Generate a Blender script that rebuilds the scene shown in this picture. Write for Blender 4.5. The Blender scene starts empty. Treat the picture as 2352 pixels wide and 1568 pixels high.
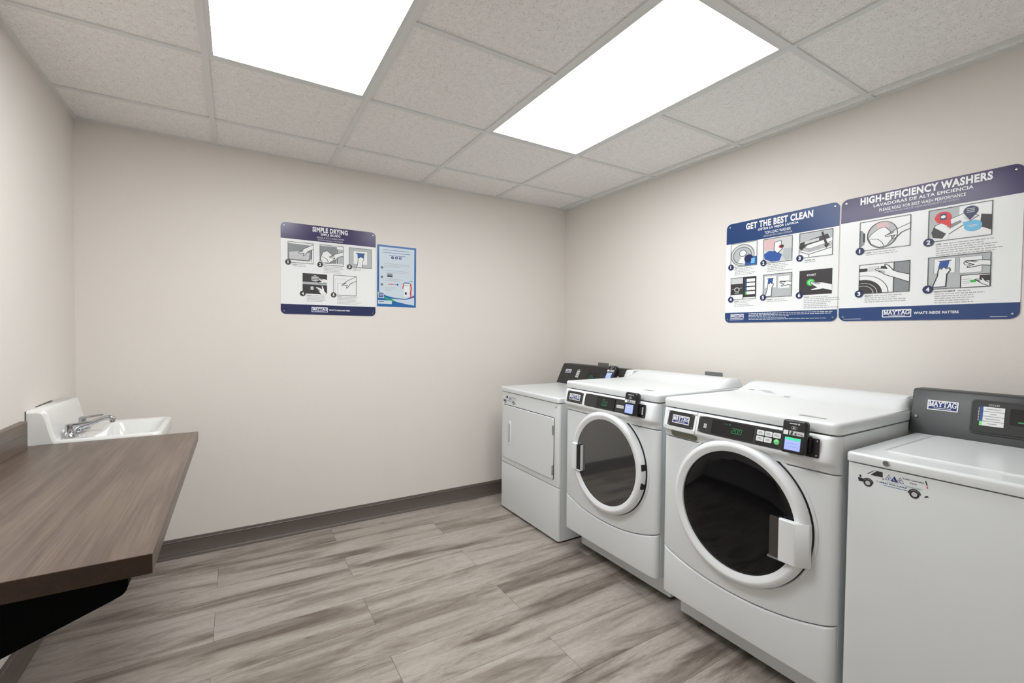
import bpy, math, random
from mathutils import Vector, Matrix
random.seed(7)
S = bpy.context.scene
COL = S.collection

# ------------------------------------------------------------------ camera
FPX = 1039.5009
CAMX, CAMY, CAMZ = -2.41283, -3.10517, 1.27948
YAW, PITCH, ROLL = 0.548174, -0.0246955, 0.0104442
fw = Vector((math.sin(YAW)*math.cos(PITCH), math.cos(YAW)*math.cos(PITCH), math.sin(PITCH)))
rt = Vector((math.cos(YAW), -math.sin(YAW), 0.0))
up = rt.cross(fw)
rt2 = rt*math.cos(ROLL) + up*math.sin(ROLL)
up2 = up*math.cos(ROLL) - rt*math.sin(ROLL)
cd = bpy.data.cameras.new('camera')
cam = bpy.data.objects.new('camera', cd)
COL.objects.link(cam)
cd.sensor_width = 36.0
cd.lens = FPX*36.0/2352.0
cd.shift_x = -1.90128/2352.0
cd.shift_y = 4.34785/2352.0
cd.clip_start = 0.02
cam.matrix_world = Matrix(((rt2.x, up2.x, -fw.x, CAMX), (rt2.y, up2.y, -fw.y, CAMY), (rt2.z, up2.z, -fw.z, CAMZ), (0, 0, 0, 1)))
S.camera = cam

# ------------------------------------------------------------------ world, exposure
w = bpy.data.worlds.new('world')
S.world = w
w.use_nodes = True
w.node_tree.nodes['Background'].inputs[0].default_value = (0.8, 0.8, 0.8, 1)
w.node_tree.nodes['Background'].inputs[1].default_value = 0.02
S.view_settings.view_transform = 'Standard'
S.view_settings.look = 'None'
S.view_settings.gamma = 1.0
S.view_settings.use_curve_mapping = False
S.view_settings.exposure = 0.52
LAMP = 7.4          # brightness of the fluorescent diffusers

# ------------------------------------------------------------------ room numbers
XL, YB, HC = -3.1085, -3.62, 2.32391
GR = 0.6096
XE, YR = -0.07399, -0.36828

# ------------------------------------------------------------------ materials
def srgb(r, g, b):
    f = lambda c: (c/255/12.92) if c/255 <= 0.04045 else ((c/255+0.055)/1.055)**2.4
    return (f(r), f(g), f(b), 1)
MATS = {}
def mat(name, color, rough=0.5, metal=0.0, spec=0.5, emit=0.0, coat=0.0, bump=0.0, bscale=200.0, ior=None):
    if name in MATS: return MATS[name]
    m = bpy.data.materials.new(name); m.use_nodes = True
    nt = m.node_tree; p = nt.nodes['Principled BSDF']
    p.inputs['Base Color'].default_value = color
    p.inputs['Roughness'].default_value = rough
    p.inputs['Metallic'].default_value = metal
    p.inputs['Specular IOR Level'].default_value = spec
    p.inputs['Coat Weight'].default_value = coat
    p.inputs['Coat Roughness'].default_value = 0.08
    if ior: p.inputs['IOR'].default_value = ior
    if emit:
        p.inputs['Emission Color'].default_value = color
        p.inputs['Emission Strength'].default_value = emit
    if bump:
        n = nt.nodes.new('ShaderNodeTexNoise'); n.inputs['Scale'].default_value = bscale
        n.inputs['Detail'].default_value = 3
        t = nt.nodes.new('ShaderNodeNewGeometry')
        nt.links.new(t.outputs['Position'], n.inputs['Vector'])
        b = nt.nodes.new('ShaderNodeBump'); b.inputs['Strength'].default_value = bump
        b.inputs['Distance'].default_value = 0.002
        nt.links.new(n.outputs['Fac'], b.inputs['Height'])
        nt.links.new(b.outputs['Normal'], p.inputs['Normal'])
    MATS[name] = m
    return m

def nodes(m):
    return m.node_tree, m.node_tree.nodes, m.node_tree.links, m.node_tree.nodes['Principled BSDF']
def scaled_pos(nt, sx, sy, sz, extra=None):
    g = nt.nodes.new('ShaderNodeNewGeometry')
    mp = nt.nodes.new('ShaderNodeMapping')
    mp.inputs['Scale'].default_value = (sx, sy, sz)
    nt.links.new(g.outputs['Position'], mp.inputs['Vector'])
    if extra is not None:
        nt.links.new(extra, mp.inputs['Location'])
    return mp.outputs['Vector']
def noise(nt, vec, scale, detail=4, rough=0.55, dist=0.0):
    n = nt.nodes.new('ShaderNodeTexNoise')
    n.inputs['Scale'].default_value = scale; n.inputs['Detail'].default_value = detail
    n.inputs['Roughness'].default_value = rough; n.inputs['Distortion'].default_value = dist
    nt.links.new(vec, n.inputs['Vector'])
    return n.outputs['Fac']
def ramp(nt, fac, stops):
    r = nt.nodes.new('ShaderNodeValToRGB')
    e = r.color_ramp.elements
    e[0].position, e[0].color = stops[0]
    e[1].position, e[1].color = stops[-1]
    for p, c in stops[1:-1]:
        x = e.new(p); x.color = c
    nt.links.new(fac, r.inputs['Fac'])
    return r.outputs['Color']
def mix(nt, fac, a, b, mode='MIX'):
    m = nt.nodes.new('ShaderNodeMix'); m.data_type = 'RGBA'; m.blend_type = mode
    for s, v in ((m.inputs[0], fac), (m.inputs[6], a), (m.inputs[7], b)):
        if isinstance(v, (float, int)): s.default_value = v
        elif isinstance(v, tuple): s.default_value = v
        else: nt.links.new(v, s)
    return m.outputs[2]

m_wall = mat('wall_paint', (0.79, 0.753, 0.705, 1), 0.62, bump=0.16, bscale=110)
m_white = mat('white_enamel', (0.775, 0.81, 0.82, 1), 0.26, coat=0.10)
m_whiteplastic = mat('white_plastic', (0.82, 0.85, 0.865, 1), 0.3)
m_porc = mat('porcelain', (0.80, 0.81, 0.79, 1), 0.12, coat=0.5)
m_chrome = mat('chrome', (0.50, 0.51, 0.53, 1), 0.08, metal=1.0)
m_steel = mat('brushed_steel', (0.42, 0.44, 0.44, 1), 0.35, metal=0.9)
m_greyplate = mat('grey_cover_plate', (0.22, 0.235, 0.23, 1), 0.4, metal=0.3)
m_console = mat('console_charcoal', (0.040, 0.043, 0.045, 1), 0.42)
m_panel = mat('panel_black', (0.028, 0.030, 0.031, 1), 0.35)
m_black = mat('black_plastic', (0.012, 0.012, 0.014, 1), 0.35)
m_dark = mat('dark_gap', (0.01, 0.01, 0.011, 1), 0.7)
m_display = mat('display_glass', (0.008, 0.008, 0.009, 1), 0.12)
m_glass1 = mat('door_glass_grey', (0.035, 0.038, 0.038, 1), 0.05, spec=0.5, ior=2.2)
m_glass2 = mat('door_glass_black', (0.004, 0.004, 0.005, 1), 0.06, spec=0.5, ior=1.36)
m_pocket = mat('handle_pocket_smoke', (0.055, 0.048, 0.042, 1), 0.3)
m_bracket = mat('bracket_black', (0.0012, 0.0012, 0.0015, 1), 0.8, spec=0.08)
m_base = mat('rubber_base_brown', (0.125, 0.104, 0.093, 1), 0.34)
m_tee = mat('grid_tee_white', (0.76, 0.76, 0.74, 1), 0.45)
m_lampframe = mat('lamp_frame_white', (0.72, 0.73, 0.72, 1), 0.4)
m_signwhite = mat('sign_white', (0.88, 0.90, 0.90, 1), 0.22)
m_ink = mat('ink_dark', (0.03, 0.03, 0.035, 1), 0.35)
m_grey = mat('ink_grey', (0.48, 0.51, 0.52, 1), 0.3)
m_midgrey = mat('ink_midgrey', (0.26, 0.28, 0.29, 1), 0.3)
m_lightgrey = mat('ink_lightgrey', (0.62, 0.64, 0.65, 1), 0.3)
m_texty = mat('ink_caption_grey', (0.42, 0.43, 0.44, 1), 0.3)
m_navy = mat('ink_navy', (0.022, 0.030, 0.105, 1), 0.25)
m_navyreflect = mat('ink_navy_with_reflection', (0.050, 0.036, 0.120, 1), 0.2)  # navy header ink with a purple reflection mixed into the colour
m_blue = mat('ink_blue', (0.020, 0.060, 0.190, 1), 0.22)
m_cardblue = mat('ink_card_blue', (0.03, 0.10, 0.36, 1), 0.3)
m_blacktile = mat('ink_charcoal', (0.045, 0.042, 0.045, 1), 0.3)
m_pink = mat('ink_pink', (0.72, 0.50, 0.50, 1), 0.3)
m_red = mat('ink_red', (0.75, 0.03, 0.03, 1), 0.3)
m_sky = mat('ink_sky_blue', (0.16, 0.52, 0.80, 1), 0.3)
m_green = mat('ink_green', (0.05, 0.50, 0.08, 1), 0.3)
m_teal = mat('ink_teal_green', (0.02, 0.36, 0.20, 1), 0.3)
m_posterblue = mat('ink_poster_blue', (0.02, 0.14, 0.42, 1), 0.25)
m_posterpaper = mat('poster_paper', (0.62, 0.72, 0.80, 1), 0.3)
m_logoblue = mat('ink_logo_blue', (0.018, 0.032, 0.19, 1), 0.3)
m_led = mat('led_green', (0.03, 0.26, 0.11, 1), 0.4, emit=0.16)
m_leddim = mat('led_green_dim', (0.02, 0.16, 0.08, 1), 0.4, emit=0.2)
m_screen = mat('screen_blue', (0.30, 0.36, 0.85, 1), 0.2, emit=0.45)
m_screengreen = mat('screen_green', (0.05, 0.55, 0.30, 1), 0.2, emit=0.5)
m_button = mat('button_green', (0.20, 0.70, 0.24, 1), 0.3, emit=0.15)
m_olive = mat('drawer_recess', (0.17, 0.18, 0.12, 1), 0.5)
m_label = mat('label_grey', (0.40, 0.41, 0.41, 1), 0.4)
m_sealant = mat('cracked_sealant', (0.10, 0.085, 0.07, 1), 0.7)
m_sub = mat('subfloor_gap', (0.06, 0.053, 0.047, 1), 0.8)

# floor planks
m_floor = mat('vinyl_plank', (0.3, 0.28, 0.25, 1), 0.42)
nt, N, Lk, P = nodes(m_floor)
att = N.new('ShaderNodeAttribute'); att.attribute_name = 'rnd'
cmb = N.new('ShaderNodeCombineXYZ')
mu = N.new('ShaderNodeMath'); mu.operation = 'MULTIPLY'; mu.inputs[1].default_value = 37.0
Lk.new(att.outputs['Fac'], mu.inputs[0]); Lk.new(mu.outputs[0], cmb.inputs[0]); Lk.new(mu.outputs[0], cmb.inputs[1]); Lk.new(mu.outputs[0], cmb.inputs[2])
v1 = scaled_pos(nt, 0.85, 5.8, 1, cmb.outputs[0])
v2 = scaled_pos(nt, 3.0, 34.0, 1, cmb.outputs[0])
v3 = scaled_pos(nt, 26.0, 260.0, 1, cmb.outputs[0])
v4 = scaled_pos(nt, 1.9, 9.0, 1, cmb.outputs[0])
smudge = noise(nt, v1, 1.5, 6, 0.60, 0.7)
streak = noise(nt, v2, 1.0, 6, 0.65, 0.3)
fine = noise(nt, v3, 1.0, 3, 0.7)
c1 = ramp(nt, smudge, [(0.33, srgb(108, 98, 90)), (0.42, srgb(141, 132, 123)), (0.51, srgb(167, 159, 150)), (0.72, srgb(184, 178, 170))])
c2 = ramp(nt, streak, [(0.25, (0.62, 0.60, 0.58, 1)), (0.46, (0.95, 0.95, 0.95, 1)), (0.75, (1.07, 1.07, 1.06, 1))])
c3 = ramp(nt, fine, [(0.30, (0.74, 0.73, 0.72, 1)), (0.62, (1.10, 1.10, 1.10, 1))])
kn = N.new('ShaderNodeTexVoronoi'); kn.inputs['Scale'].default_value = 1.4; kn.inputs['Randomness'].default_value = 1
Lk.new(v4, kn.inputs['Vector'])
kc = ramp(nt, kn.outputs['Distance'], [(0.02, (0.25, 0.22, 0.20, 1)), (0.09, (1, 1, 1, 1))])
col = mix(nt, 0.85, c1, c2, 'MULTIPLY')
col = mix(nt, 0.8, col, c3, 'MULTIPLY')
col = mix(nt, 0.8, col, kc, 'MULTIPLY')
tone = ramp(nt, att.outputs['Fac'], [(0.0, (0.97, 0.96, 0.95, 1)), (1.0, (1.05, 1.05, 1.06, 1))])
col = mix(nt, 1.0, col, tone, 'MULTIPLY')
Lk.new(col, P.inputs['Base Color'])
bm_ = N.new('ShaderNodeBump'); bm_.inputs['Strength'].default_value = 0.15; bm_.inputs['Distance'].default_value = 0.001
Lk.new(fine, bm_.inputs['Height']); Lk.new(bm_.outputs['Normal'], P.inputs['Normal'])

# laminate counter: grain along y
def laminate(name, dark, mid, light, rough):
    m = mat(name, mid, rough)
    nt, N, Lk, P = nodes(m)
    a = noise(nt, scaled_pos(nt, 9.0, 0.9, 9.0), 1.6, 5, 0.6, 0.4)
    b = noise(nt, scaled_pos(nt, 230.0, 2.6, 230.0), 1.0, 5, 0.75)
    c = noise(nt, scaled_pos(nt, 34.0, 2.2, 34.0), 1.0, 5, 0.65, 0.6)
    ca = ramp(nt, a, [(0.3, dark), (0.5, mid), (0.72, light)])
    cb = ramp(nt, b, [(0.32, (0.60, 0.58, 0.56, 1)), (0.60, (1.10, 1.10, 1.10, 1))])
    cc = ramp(nt, c, [(0.35, (0.72, 0.72, 0.74, 1)), (0.6, (1.05, 1.04, 1.03, 1))])
    Lk.new(mix(nt, 0.9, mix(nt, 0.9, ca, cb, 'MULTIPLY'), cc, 'MULTIPLY'), P.inputs['Base Color'])
    return m
m_lam = laminate('walnut_laminate', srgb(92, 78, 69), srgb(107, 92, 81), srgb(117, 102, 90), 0.36)
m_lamedge = laminate('walnut_edge_band', srgb(46, 27, 11), srgb(58, 36, 17), srgb(68, 45, 24), 0.45)

# ceiling tiles
m_tile = mat('acoustic_tile', (0.70, 0.68, 0.655, 1), 0.8)
nt, N, Lk, P = nodes(m_tile)
tp = scaled_pos(nt, 1, 1, 1)
n1 = noise(nt, tp, 250.0, 2, 0.5)
n2 = noise(nt, tp, 45.0, 3, 0.6)
n3 = noise(nt, tp, 620.0, 2, 0.5)
cA = ramp(nt, n1, [(0.28, (0.50, 0.49, 0.47, 1)), (0.37, (0.94, 0.94, 0.935, 1)), (0.5, (1, 1, 1, 1))])
cB = ramp(nt, n2, [(0.3, (0.94, 0.93, 0.92, 1)), (0.7, (1.02, 1.02, 1.02, 1))])
cC = ramp(nt, n3, [(0.25, (0.86, 0.85, 0.84, 1)), (0.5, (1.0, 1.0, 1.0, 1))])
cc = mix(nt, 1.0, (0.95, 0.935, 0.915, 1), cA, 'MULTIPLY')
cc = mix(nt, 1.0, cc, cB, 'MULTIPLY'); cc = mix(nt, 1.0, cc, cC, 'MULTIPLY')
Lk.new(cc, P.inputs['Base Color'])
bb = N.new('ShaderNodeBump'); bb.inputs['Strength'].default_value = 0.4; bb.inputs['Distance'].default_value = 0.001
Lk.new(n1, bb.inputs['Height']); Lk.new(bb.outputs['Normal'], P.inputs['Normal'])

# lamp diffuser
m_diff = bpy.data.materials.new('lamp_diffuser'); m_diff.use_nodes = True
nt = m_diff.node_tree; p = nt.nodes['Principled BSDF']
p.inputs['Base Color'].default_value = (0.8, 0.8, 0.8, 1)
p.inputs['Emission Color'].default_value = (0.975, 0.985, 1.0, 1)
p.inputs['Emission Strength'].default_value = LAMP
m_diff1 = m_diff.copy(); m_diff1.name = 'lamp_diffuser_brighter_tubes'     # this fixture's tubes give more light
m_diff1.node_tree.nodes['Principled BSDF'].inputs['Emission Strength'].default_value = LAMP*1.25
m_diff.node_tree.nodes['Principled BSDF'].inputs['Emission Strength'].default_value = LAMP*0.90

# ------------------------------------------------------------------ mesh helpers
class MB:
    def __init__(s): s.v = []; s.f = []; s.m = []; s.mats = []; s.sm = []
    def mi(s, m):
        if m not in s.mats: s.mats.append(m)
        return s.mats.index(m)
    def add(s, vs, fs, m, smooth=False):
        b = len(s.v); s.v += [tuple(v) for v in vs]; i = s.mi(m)
        for f in fs: s.f.append([b+k for k in f]); s.m.append(i); s.sm.append(smooth)
def WF(u, v, w): return Vector((u, v, w))               # world frame: slabs lie flat, w is height
def frame(O, U, V):
    O = Vector(O); U = Vector(U); V = Vector(V); Nn = U.cross(V).normalized()
    return lambda u, v, w: O + U*u + V*v + Nn*w
def front(x, y, z): return frame((x, y, z), (0, -1, 0), (0, 0, 1))   # faces -x, u runs to the right as seen
def box(mb, a, b, m, fr=WF):
    (x0, y0, z0), (x1, y1, z1) = a, b
    vs = [fr(x, y, z) for z in (z0, z1) for x, y in ((x0, y0), (x1, y0), (x1, y1), (x0, y1))]
    mb.add(vs, [(0, 3, 2, 1), (4, 5, 6, 7), (0, 1, 5, 4), (1, 2, 6, 5), (2, 3, 7, 6), (3, 0, 4, 7)], m)
def loft(mb, rings, m, closed=True, cap0=True, cap1=True, smooth=True):
    n = len(rings[0]); vs = [p for r in rings for p in r]; fs = []
    for i in range(len(rings)-1):
        for k in range(n if closed else n-1):
            a = i*n+k; b = i*n+(k+1) % n
            fs.append((a, b, b+n, a+n))
    mb.add(vs, fs, m, smooth)
    if cap0: mb.add(rings[0], [tuple(range(n))[::-1]], m)
    if cap1: mb.add(rings[-1], [tuple(range(n))], m)
def rr(u0, u1, v0, v1, R, n=6):
    R = max(1e-5, min(R, (u1-u0)/2-1e-6, (v1-v0)/2-1e-6)); o = []
    for cx, cy, a0 in ((u1-R, v0+R, -90), (u1-R, v1-R, 0), (u0+R, v1-R, 90), (u0+R, v0+R, 180)):
        for k in range(n+1):
            a = math.radians(a0+90*k/n); o.append((cx+R*math.cos(a), cy+R*math.sin(a)))
    return o
def slab(mb, u0, u1, v0, v1, w0, w1, m, R=0.005, r=0.0, fr=WF, rb=0.0, n=6):
    """rounded-rectangle slab, corner radius R, top edge radius r, bottom edge radius rb"""
    lv = []
    if rb:
        for k in range(4): a = math.pi/2*k/4; lv.append((w0+rb*(1-math.sin(a)) if False else w0+rb-rb*math.cos(a), rb*(1-math.sin(a))))
    else: lv.append((w0, 0))
    if rb: lv.append((w0+rb, 0))
    if r:
        for k in range(5): a = math.pi/2*k/4; lv.append((w1-r+r*math.sin(a), r*(1-math.cos(a))))
    else: lv.append((w1, 0))
    loft(mb, [[fr(u, v, w_) for u, v in rr(u0+i, u1-i, v0+i, v1-i, max(R-i, 1e-4), n)] for w_, i in lv], m)
def lathe(mb, c, ax, prof, m, n=48, a0=0, a1=360, cap0=False, cap1=False):
    """prof: (radius, distance along axis)"""
    c = Vector(c); ax = Vector(ax).normalized()
    t = Vector((0, 0, 1)) if abs(ax.z) < 0.9 else Vector((0, 1, 0))
    e1 = ax.cross(t).normalized(); e2 = ax.cross(e1)
    full = (a1-a0) >= 360; cnt = n if full else n+1
    rings = []
    for r_, d in prof:
        rings.append([c+ax*d+(e1*math.cos(math.radians(a0+(a1-a0)*k/n))+e2*math.sin(math.radians(a0+(a1-a0)*k/n)))*r_ for k in range(cnt)])
    loft(mb, rings, m, closed=full, cap0=cap0, cap1=cap1)
def tube(mb, pts, rad, m, n=12, sy=1.0):
    pts = [Vector(p) for p in pts]; rings = []
    rad = rad if isinstance(rad, (list, tuple)) else [rad]*len(pts)
    for i, p in enumerate(pts):
        d = (pts[min(i+1, len(pts)-1)]-pts[max(i-1, 0)]).normalized()
        t = Vector((0, 1, 0)) if abs(d.y) < 0.9 else Vector((0, 0, 1))
        e1 = d.cross(t).normalized(); e2 = d.cross(e1)
        rings.append([p+(e1*math.cos(2*math.pi*k/n)*sy+e2*math.sin(2*math.pi*k/n))*rad[i] for k in range(n)])
    loft(mb, rings, m)

ORG = {}
def link(o, parent=None):
    COL.objects.link(o)
    if parent is not None: o.parent = parent
    return o
def part(name, mb, parent=None, org=None, label=None):
    """one mesh object; vertices are given in room coordinates"""
    if parent is not None: o_ = ORG[parent.name]
    else: o_ = Vector(org if org is not None else (0, 0, 0))
    me = bpy.data.meshes.new(name)
    me.from_pydata([tuple(Vector(v)-o_) for v in mb.v], [], mb.f)
    for m in mb.mats: me.materials.append(m)
    me.polygons.foreach_set('material_index', mb.m)
    me.polygons.foreach_set('use_smooth', mb.sm)
    me.update()
    try: me.set_sharp_from_angle(angle=math.radians(38))
    except Exception: pass
    ob = bpy.data.objects.new(name, me)
    link(ob, parent)
    if parent is None: ob.location = o_
    ORG[ob.name] = o_
    if label: ob['label'] = label
    return ob
def thing(name, label, cat, loc, group=None):
    o = bpy.data.objects.new(name, None); link(o); o.location = loc; o.empty_display_size = 0.1
    ORG[o.name] = Vector(loc)
    o['label'] = label; o['category'] = cat
    if group: o['group'] = group
    return o
def struct(name, mb, parent=None, org=None):
    o = part(name, mb, parent, org)
    if parent is None: o['kind'] = 'structure'
    return o

# ------------------------------------------------------------------ flat artwork helpers
TXT = {}
def text_geo(s, bold):
    k = (s, bold)
    if k in TXT: return TXT[k]
    c = bpy.data.curves.new('t', 'FONT'); c.body = s; c.size = 1.0; c.offset = bold; c.space_character = 1.0+bold*2.4; c.resolution_u = 3
    c.fill_mode = 'FRONT'
    o = bpy.data.objects.new('t', c); COL.objects.link(o)
    bpy.context.view_layer.update()
    me = bpy.data.meshes.new_from_object(o.evaluated_get(bpy.context.evaluated_depsgraph_get()))
    vs = [(v.co.x, v.co.y) for v in me.vertices]; fs = [tuple(p_.vertices) for p_ in me.polygons]
    bpy.data.objects.remove(o); bpy.data.curves.remove(c); bpy.data.meshes.remove(me)
    TXT[k] = (vs, fs)
    return TXT[k]
def clip_poly(pts, lo=0.0, hi=1.0):
    for ax in (0, 1):
        for sgn, lim in ((1, lo), (-1, hi)):
            out = []
            for i in range(len(pts)):
                a, b = pts[i-1], pts[i]
                ia, ib = sgn*(a[ax]-lim) >= 0, sgn*(b[ax]-lim) >= 0
                if ia != ib:
                    t = (lim-a[ax])/(b[ax]-a[ax]); out.append((a[0]+t*(b[0]-a[0]), a[1]+t*(b[1]-a[1])))
                if ib: out.append(b)
            pts = out
            if len(pts) < 3: return []
    return pts
LAY = 0.00022
class Canvas:
    def __init__(s, mb, O, U, V, h=0.0, clip=False, N_=None):
        s.mb = mb; s.O = Vector(O); s.U = Vector(U); s.V = Vector(V); s.h = h; s.clip = clip
        s.N = N_ if N_ is not None else s.U.cross(s.V).normalized()
    def P(s, u, v, l): return s.O+s.U*u+s.V*v+s.N*(s.h+l*LAY)
    def sub(s, u0, v0, u1, v1, l=0, clip=True):
        return Canvas(s.mb, s.P(u0, v0, 0), s.U*(u1-u0), s.V*(v1-v0), l*LAY, clip, s.N)
    cnt = 0
    def poly(s, pts, m, l=1):
        Canvas.cnt = (Canvas.cnt+1) % 12; l = l+0.06*Canvas.cnt      # overlapping strokes never share a plane
        if s.clip: pts = clip_poly(list(pts))
        if len(pts) < 3: return
        s.mb.add([s.P(u, v, l) for u, v in pts], [tuple(range(len(pts)))], m)
    def rect(s, u0, v0, u1, v1, m, l=1): s.poly([(u0, v0), (u1, v0), (u1, v1), (u0, v1)], m, l)
    def disc(s, u, v, r, m, l=1, n=28, sy=1.0):
        s.poly([(u+r*math.cos(2*math.pi*k/n), v+r*sy*math.sin(2*math.pi*k/n)) for k in range(n)], m, l)
    def line(s, pts, wd, m, l=2):
        for (x0, y0), (x1, y1) in zip(pts, pts[1:]):
            dx, dy = x1-x0, y1-y0; d = math.hypot(dx, dy) or 1; nx, ny = -dy/d*wd/2, dx/d*wd/2
            ex, ey = dx/d*wd*0.3, dy/d*wd*0.3
            s.poly([(x0+nx-ex, y0+ny-ey), (x0-nx-ex, y0-ny-ey), (x1-nx+ex, y1-ny+ey), (x1+nx+ex, y1+ny+ey)], m, l)
    def ring(s, u, v, r, wd, m, l=2, n=28, sy=1.0, a0=0, a1=360):
        s.line([(u+r*math.cos(math.radians(a0+(a1-a0)*k/n)), v+r*sy*math.sin(math.radians(a0+(a1-a0)*k/n))) for k in range(n+1)], wd, m, l)
    def outline(s, pts, wd, m, l=3): s.line(list(pts)+[pts[0]], wd, m, l)
    def text(s, t, u0, v0, u1, v1, m, l=2, bold=0.02):
        vs, fs = text_geo(t, bold)
        xs = [p_[0] for p_ in vs]; ys = [p_[1] for p_ in vs]
        x0, x1, y0, y1 = min(xs), max(xs), min(ys), max(ys)
        s.mb.add([s.P(u0+(x-x0)/(x1-x0)*(u1-u0), v0+(y-y0)/(y1-y0)*(v1-v0), l) for x, y in vs], fs, m)

def stroke_letters(c, word, u0, v0, u1, v1, m, l=3):
    """slab-serif capitals for the brand plate"""
    G = {'M': [[(0.1, 0), (0.1, 1)], [(0.1, 1), (0.5, 0.1)], [(0.5, 0.1), (0.9, 1)], [(0.9, 1), (0.9, 0)], [(-.05, 0.03), (0.25, 0.03)], [(0.75, 0.03), (1.05, 0.03)], [(-.05, .97), (.15, .97)], [(.85, .97), (1.05, .97)]],
         'A': [[(0.08, 0), (0.5, 1)], [(0.5, 1), (0.92, 0)], [(0.25, 0.35), (0.75, 0.35)], [(-.05, 0.03), (0.22, 0.03)], [(0.78, 0.03), (1.05, 0.03)]],
         'Y': [[(0.08, 1), (0.5, 0.45)], [(0.92, 1), (0.5, 0.45)], [(0.5, 0.45), (0.5, 0)], [(0.32, 0.03), (0.68, 0.03)], [(-.05, .97), (.22, .97)], [(.78, .97), (1.05, .97)]],
         'T': [[(0.0, 0.95), (1.0, 0.95)], [(0.5, 1), (0.5, 0)], [(0.32, 0.03), (0.68, 0.03)], [(0.02, .8), (0.02, 1)], [(.98, .8), (.98, 1)]],
         'G': [[(0.95, 0.72), (0.8, 0.95), (0.5, 1.0), (0.2, 0.9), (0.05, 0.5), (0.2, 0.1), (0.5, 0.0), (0.85, 0.08), (0.9, 0.4)], [(0.62, 0.42), (1.05, 0.42)]]}
    n = len(word); cw = (u1-u0)/n
    for i, ch in enumerate(word):
        a = u0+cw*(i+0.06); b = cw*0.88
        for st in G[ch]:
            c.line([(a+x*b, v0+y*(v1-v0)) for x, y in st], cw*0.22, m, l)
def maytag_plate(c, u0, v0, u1, v1, l=1):
    """white-bordered navy name plate, with the small COMMERCIAL line under the name"""
    W_, H_ = u1-u0, v1-v0; b = H_*0.10
    c.rect(u0, v0, u1, v1, m_signwhite, l)
    c.rect(u0+b, v0+b, u1-b, v1-b, m_logoblue, l+1)
    stroke_letters(c, 'MAYTAG', u0+W_*0.06, v0+H_*0.38, u1-W_*0.05, v0+H_*0.86, m_signwhite, l+2)
    c.text('COMMERCIAL', u0+W_*0.22, v0+H_*0.16, u1-W_*0.20, v0+H_*0.28, m_signwhite, l+2, 0.01)
SEG = {'2': 'abged', '0': 'abcdef', '1': 'bc'}
def seven(c, ch, u, v, w_, h_, m, l=2):
    t = h_*0.09; sl = h_*0.14
    pos = {'a': ((0, 1), (1, 1)), 'b': ((1, 1), (1, .5)), 'c': ((1, .5), (1, 0)), 'd': ((0, 0), (1, 0)), 'e': ((0, 0), (0, .5)), 'f': ((0, .5), (0, 1)), 'g': ((0, .5), (1, .5))}
    for s_ in SEG[ch]:
        (x0, y0), (x1, y1) = pos[s_]
        c.line([(u+x0*w_+y0*sl, v+y0*h_), (u+x1*w_+y1*sl, v+y1*h_)], t, m, l)
HAND = [(0, 0), (.10, .045), (.30, .11), (.42, .17), (.62, .21), (1.3, .34), (1.3, -.02), (.78, -.06), (.60, -.10), (.48, -.20), (.30, -.33), (.22, -.36), (.20, -.31), (.36, -.14), (.22, -.12), (.04, -.07)]
def hand(c, x, y, ang, s, l=4, flip=1, wd=0.022, fill=None):
    ca, sa = math.cos(math.radians(ang)), math.sin(math.radians(ang))
    pts = [(x+s*(px*ca-py*flip*sa), y+s*(px*sa+py*flip*ca)) for px, py in HAND]
    c.poly(pts, fill or m_signwhite, l); c.outline(pts, wd, m_ink, l+1)
    for q in (((.08, -.01), (.34, .02)), ((.14, .045), (.38, .07))):
        c.line([(x+s*(px*ca-py*flip*sa), y+s*(px*sa+py*flip*ca)) for px, py in q], wd*0.8, m_ink, l+1)
def caption(c, u, v, word, rows, wmax, ww=None, gap=0.0088, hh=0.0058):
    if word:
        ww = ww or 0.0052*len(word)
        c.text(word, u, v-hh, u+ww, v, m_ink, 2, 0.02)
    for i in range(rows):
        x = u+(ww+0.006 if (i == 0 and word) else 0); end = u+wmax*random.uniform(0.62, 1.0); y = v-hh*0.85-i*gap
        while x < end:
            d = random.uniform(0.006, 0.018); c.rect(x, y, min(x+d, end), y+0.0033, m_texty, 1); x += d+0.0028

# ------------------------------------------------------------------ room shell
T = 0.12
mb = MB(); box(mb, (XL-T, YB-T, -0.12), (T, T, -0.004), m_sub)
RW, PER = 0.225, 1.205
rnd = []
base_faces = len(mb.f)
rows = [(0.0, -0.018)]
y = -0.018
while y > YB: rows.append((y, max(y-RW, YB))); y -= RW
g = 0.0006
rng = random.Random(11)
for i, (ya, yb) in enumerate(rows):
    x0 = -1.9 if i % 2 == 1 else -1.295
    xs = sorted([x0+PER*k for k in range(-6, 6) if XL < x0+PER*k < 0]); xs = [XL]+xs+[0.0]
    for a, b in zip(xs, xs[1:]):
        mb.add([(a+g, yb+g, 0), (b-g, yb+g, 0), (b-g, ya-g, 0), (a+g, ya-g, 0)], [(0, 1, 2, 3)], m_floor)
        rnd.append(rng.random())
fl = struct('floor', mb)
at = fl.data.attributes.new('rnd', 'FLOAT', 'FACE')
at.data.foreach_set('value', [0.0]*base_faces+rnd)

def wallbox(name, a, b):
    mb = MB(); box(mb, a, b, m_wall); return struct(name, mb)
wallbox('wall_back', (XL-T, 0, -0.12), (T, T, HC+0.15))
wallbox('wall_right', (0, YB-T, -0.12), (T, 0, HC+0.15))
wallbox('wall_left', (XL-T, YB-T, -0.12), (XL, 0, HC+0.15))
wallbox('wall_near', (XL, YB-T, -0.12), (0, YB, HC+0.15))

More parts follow.
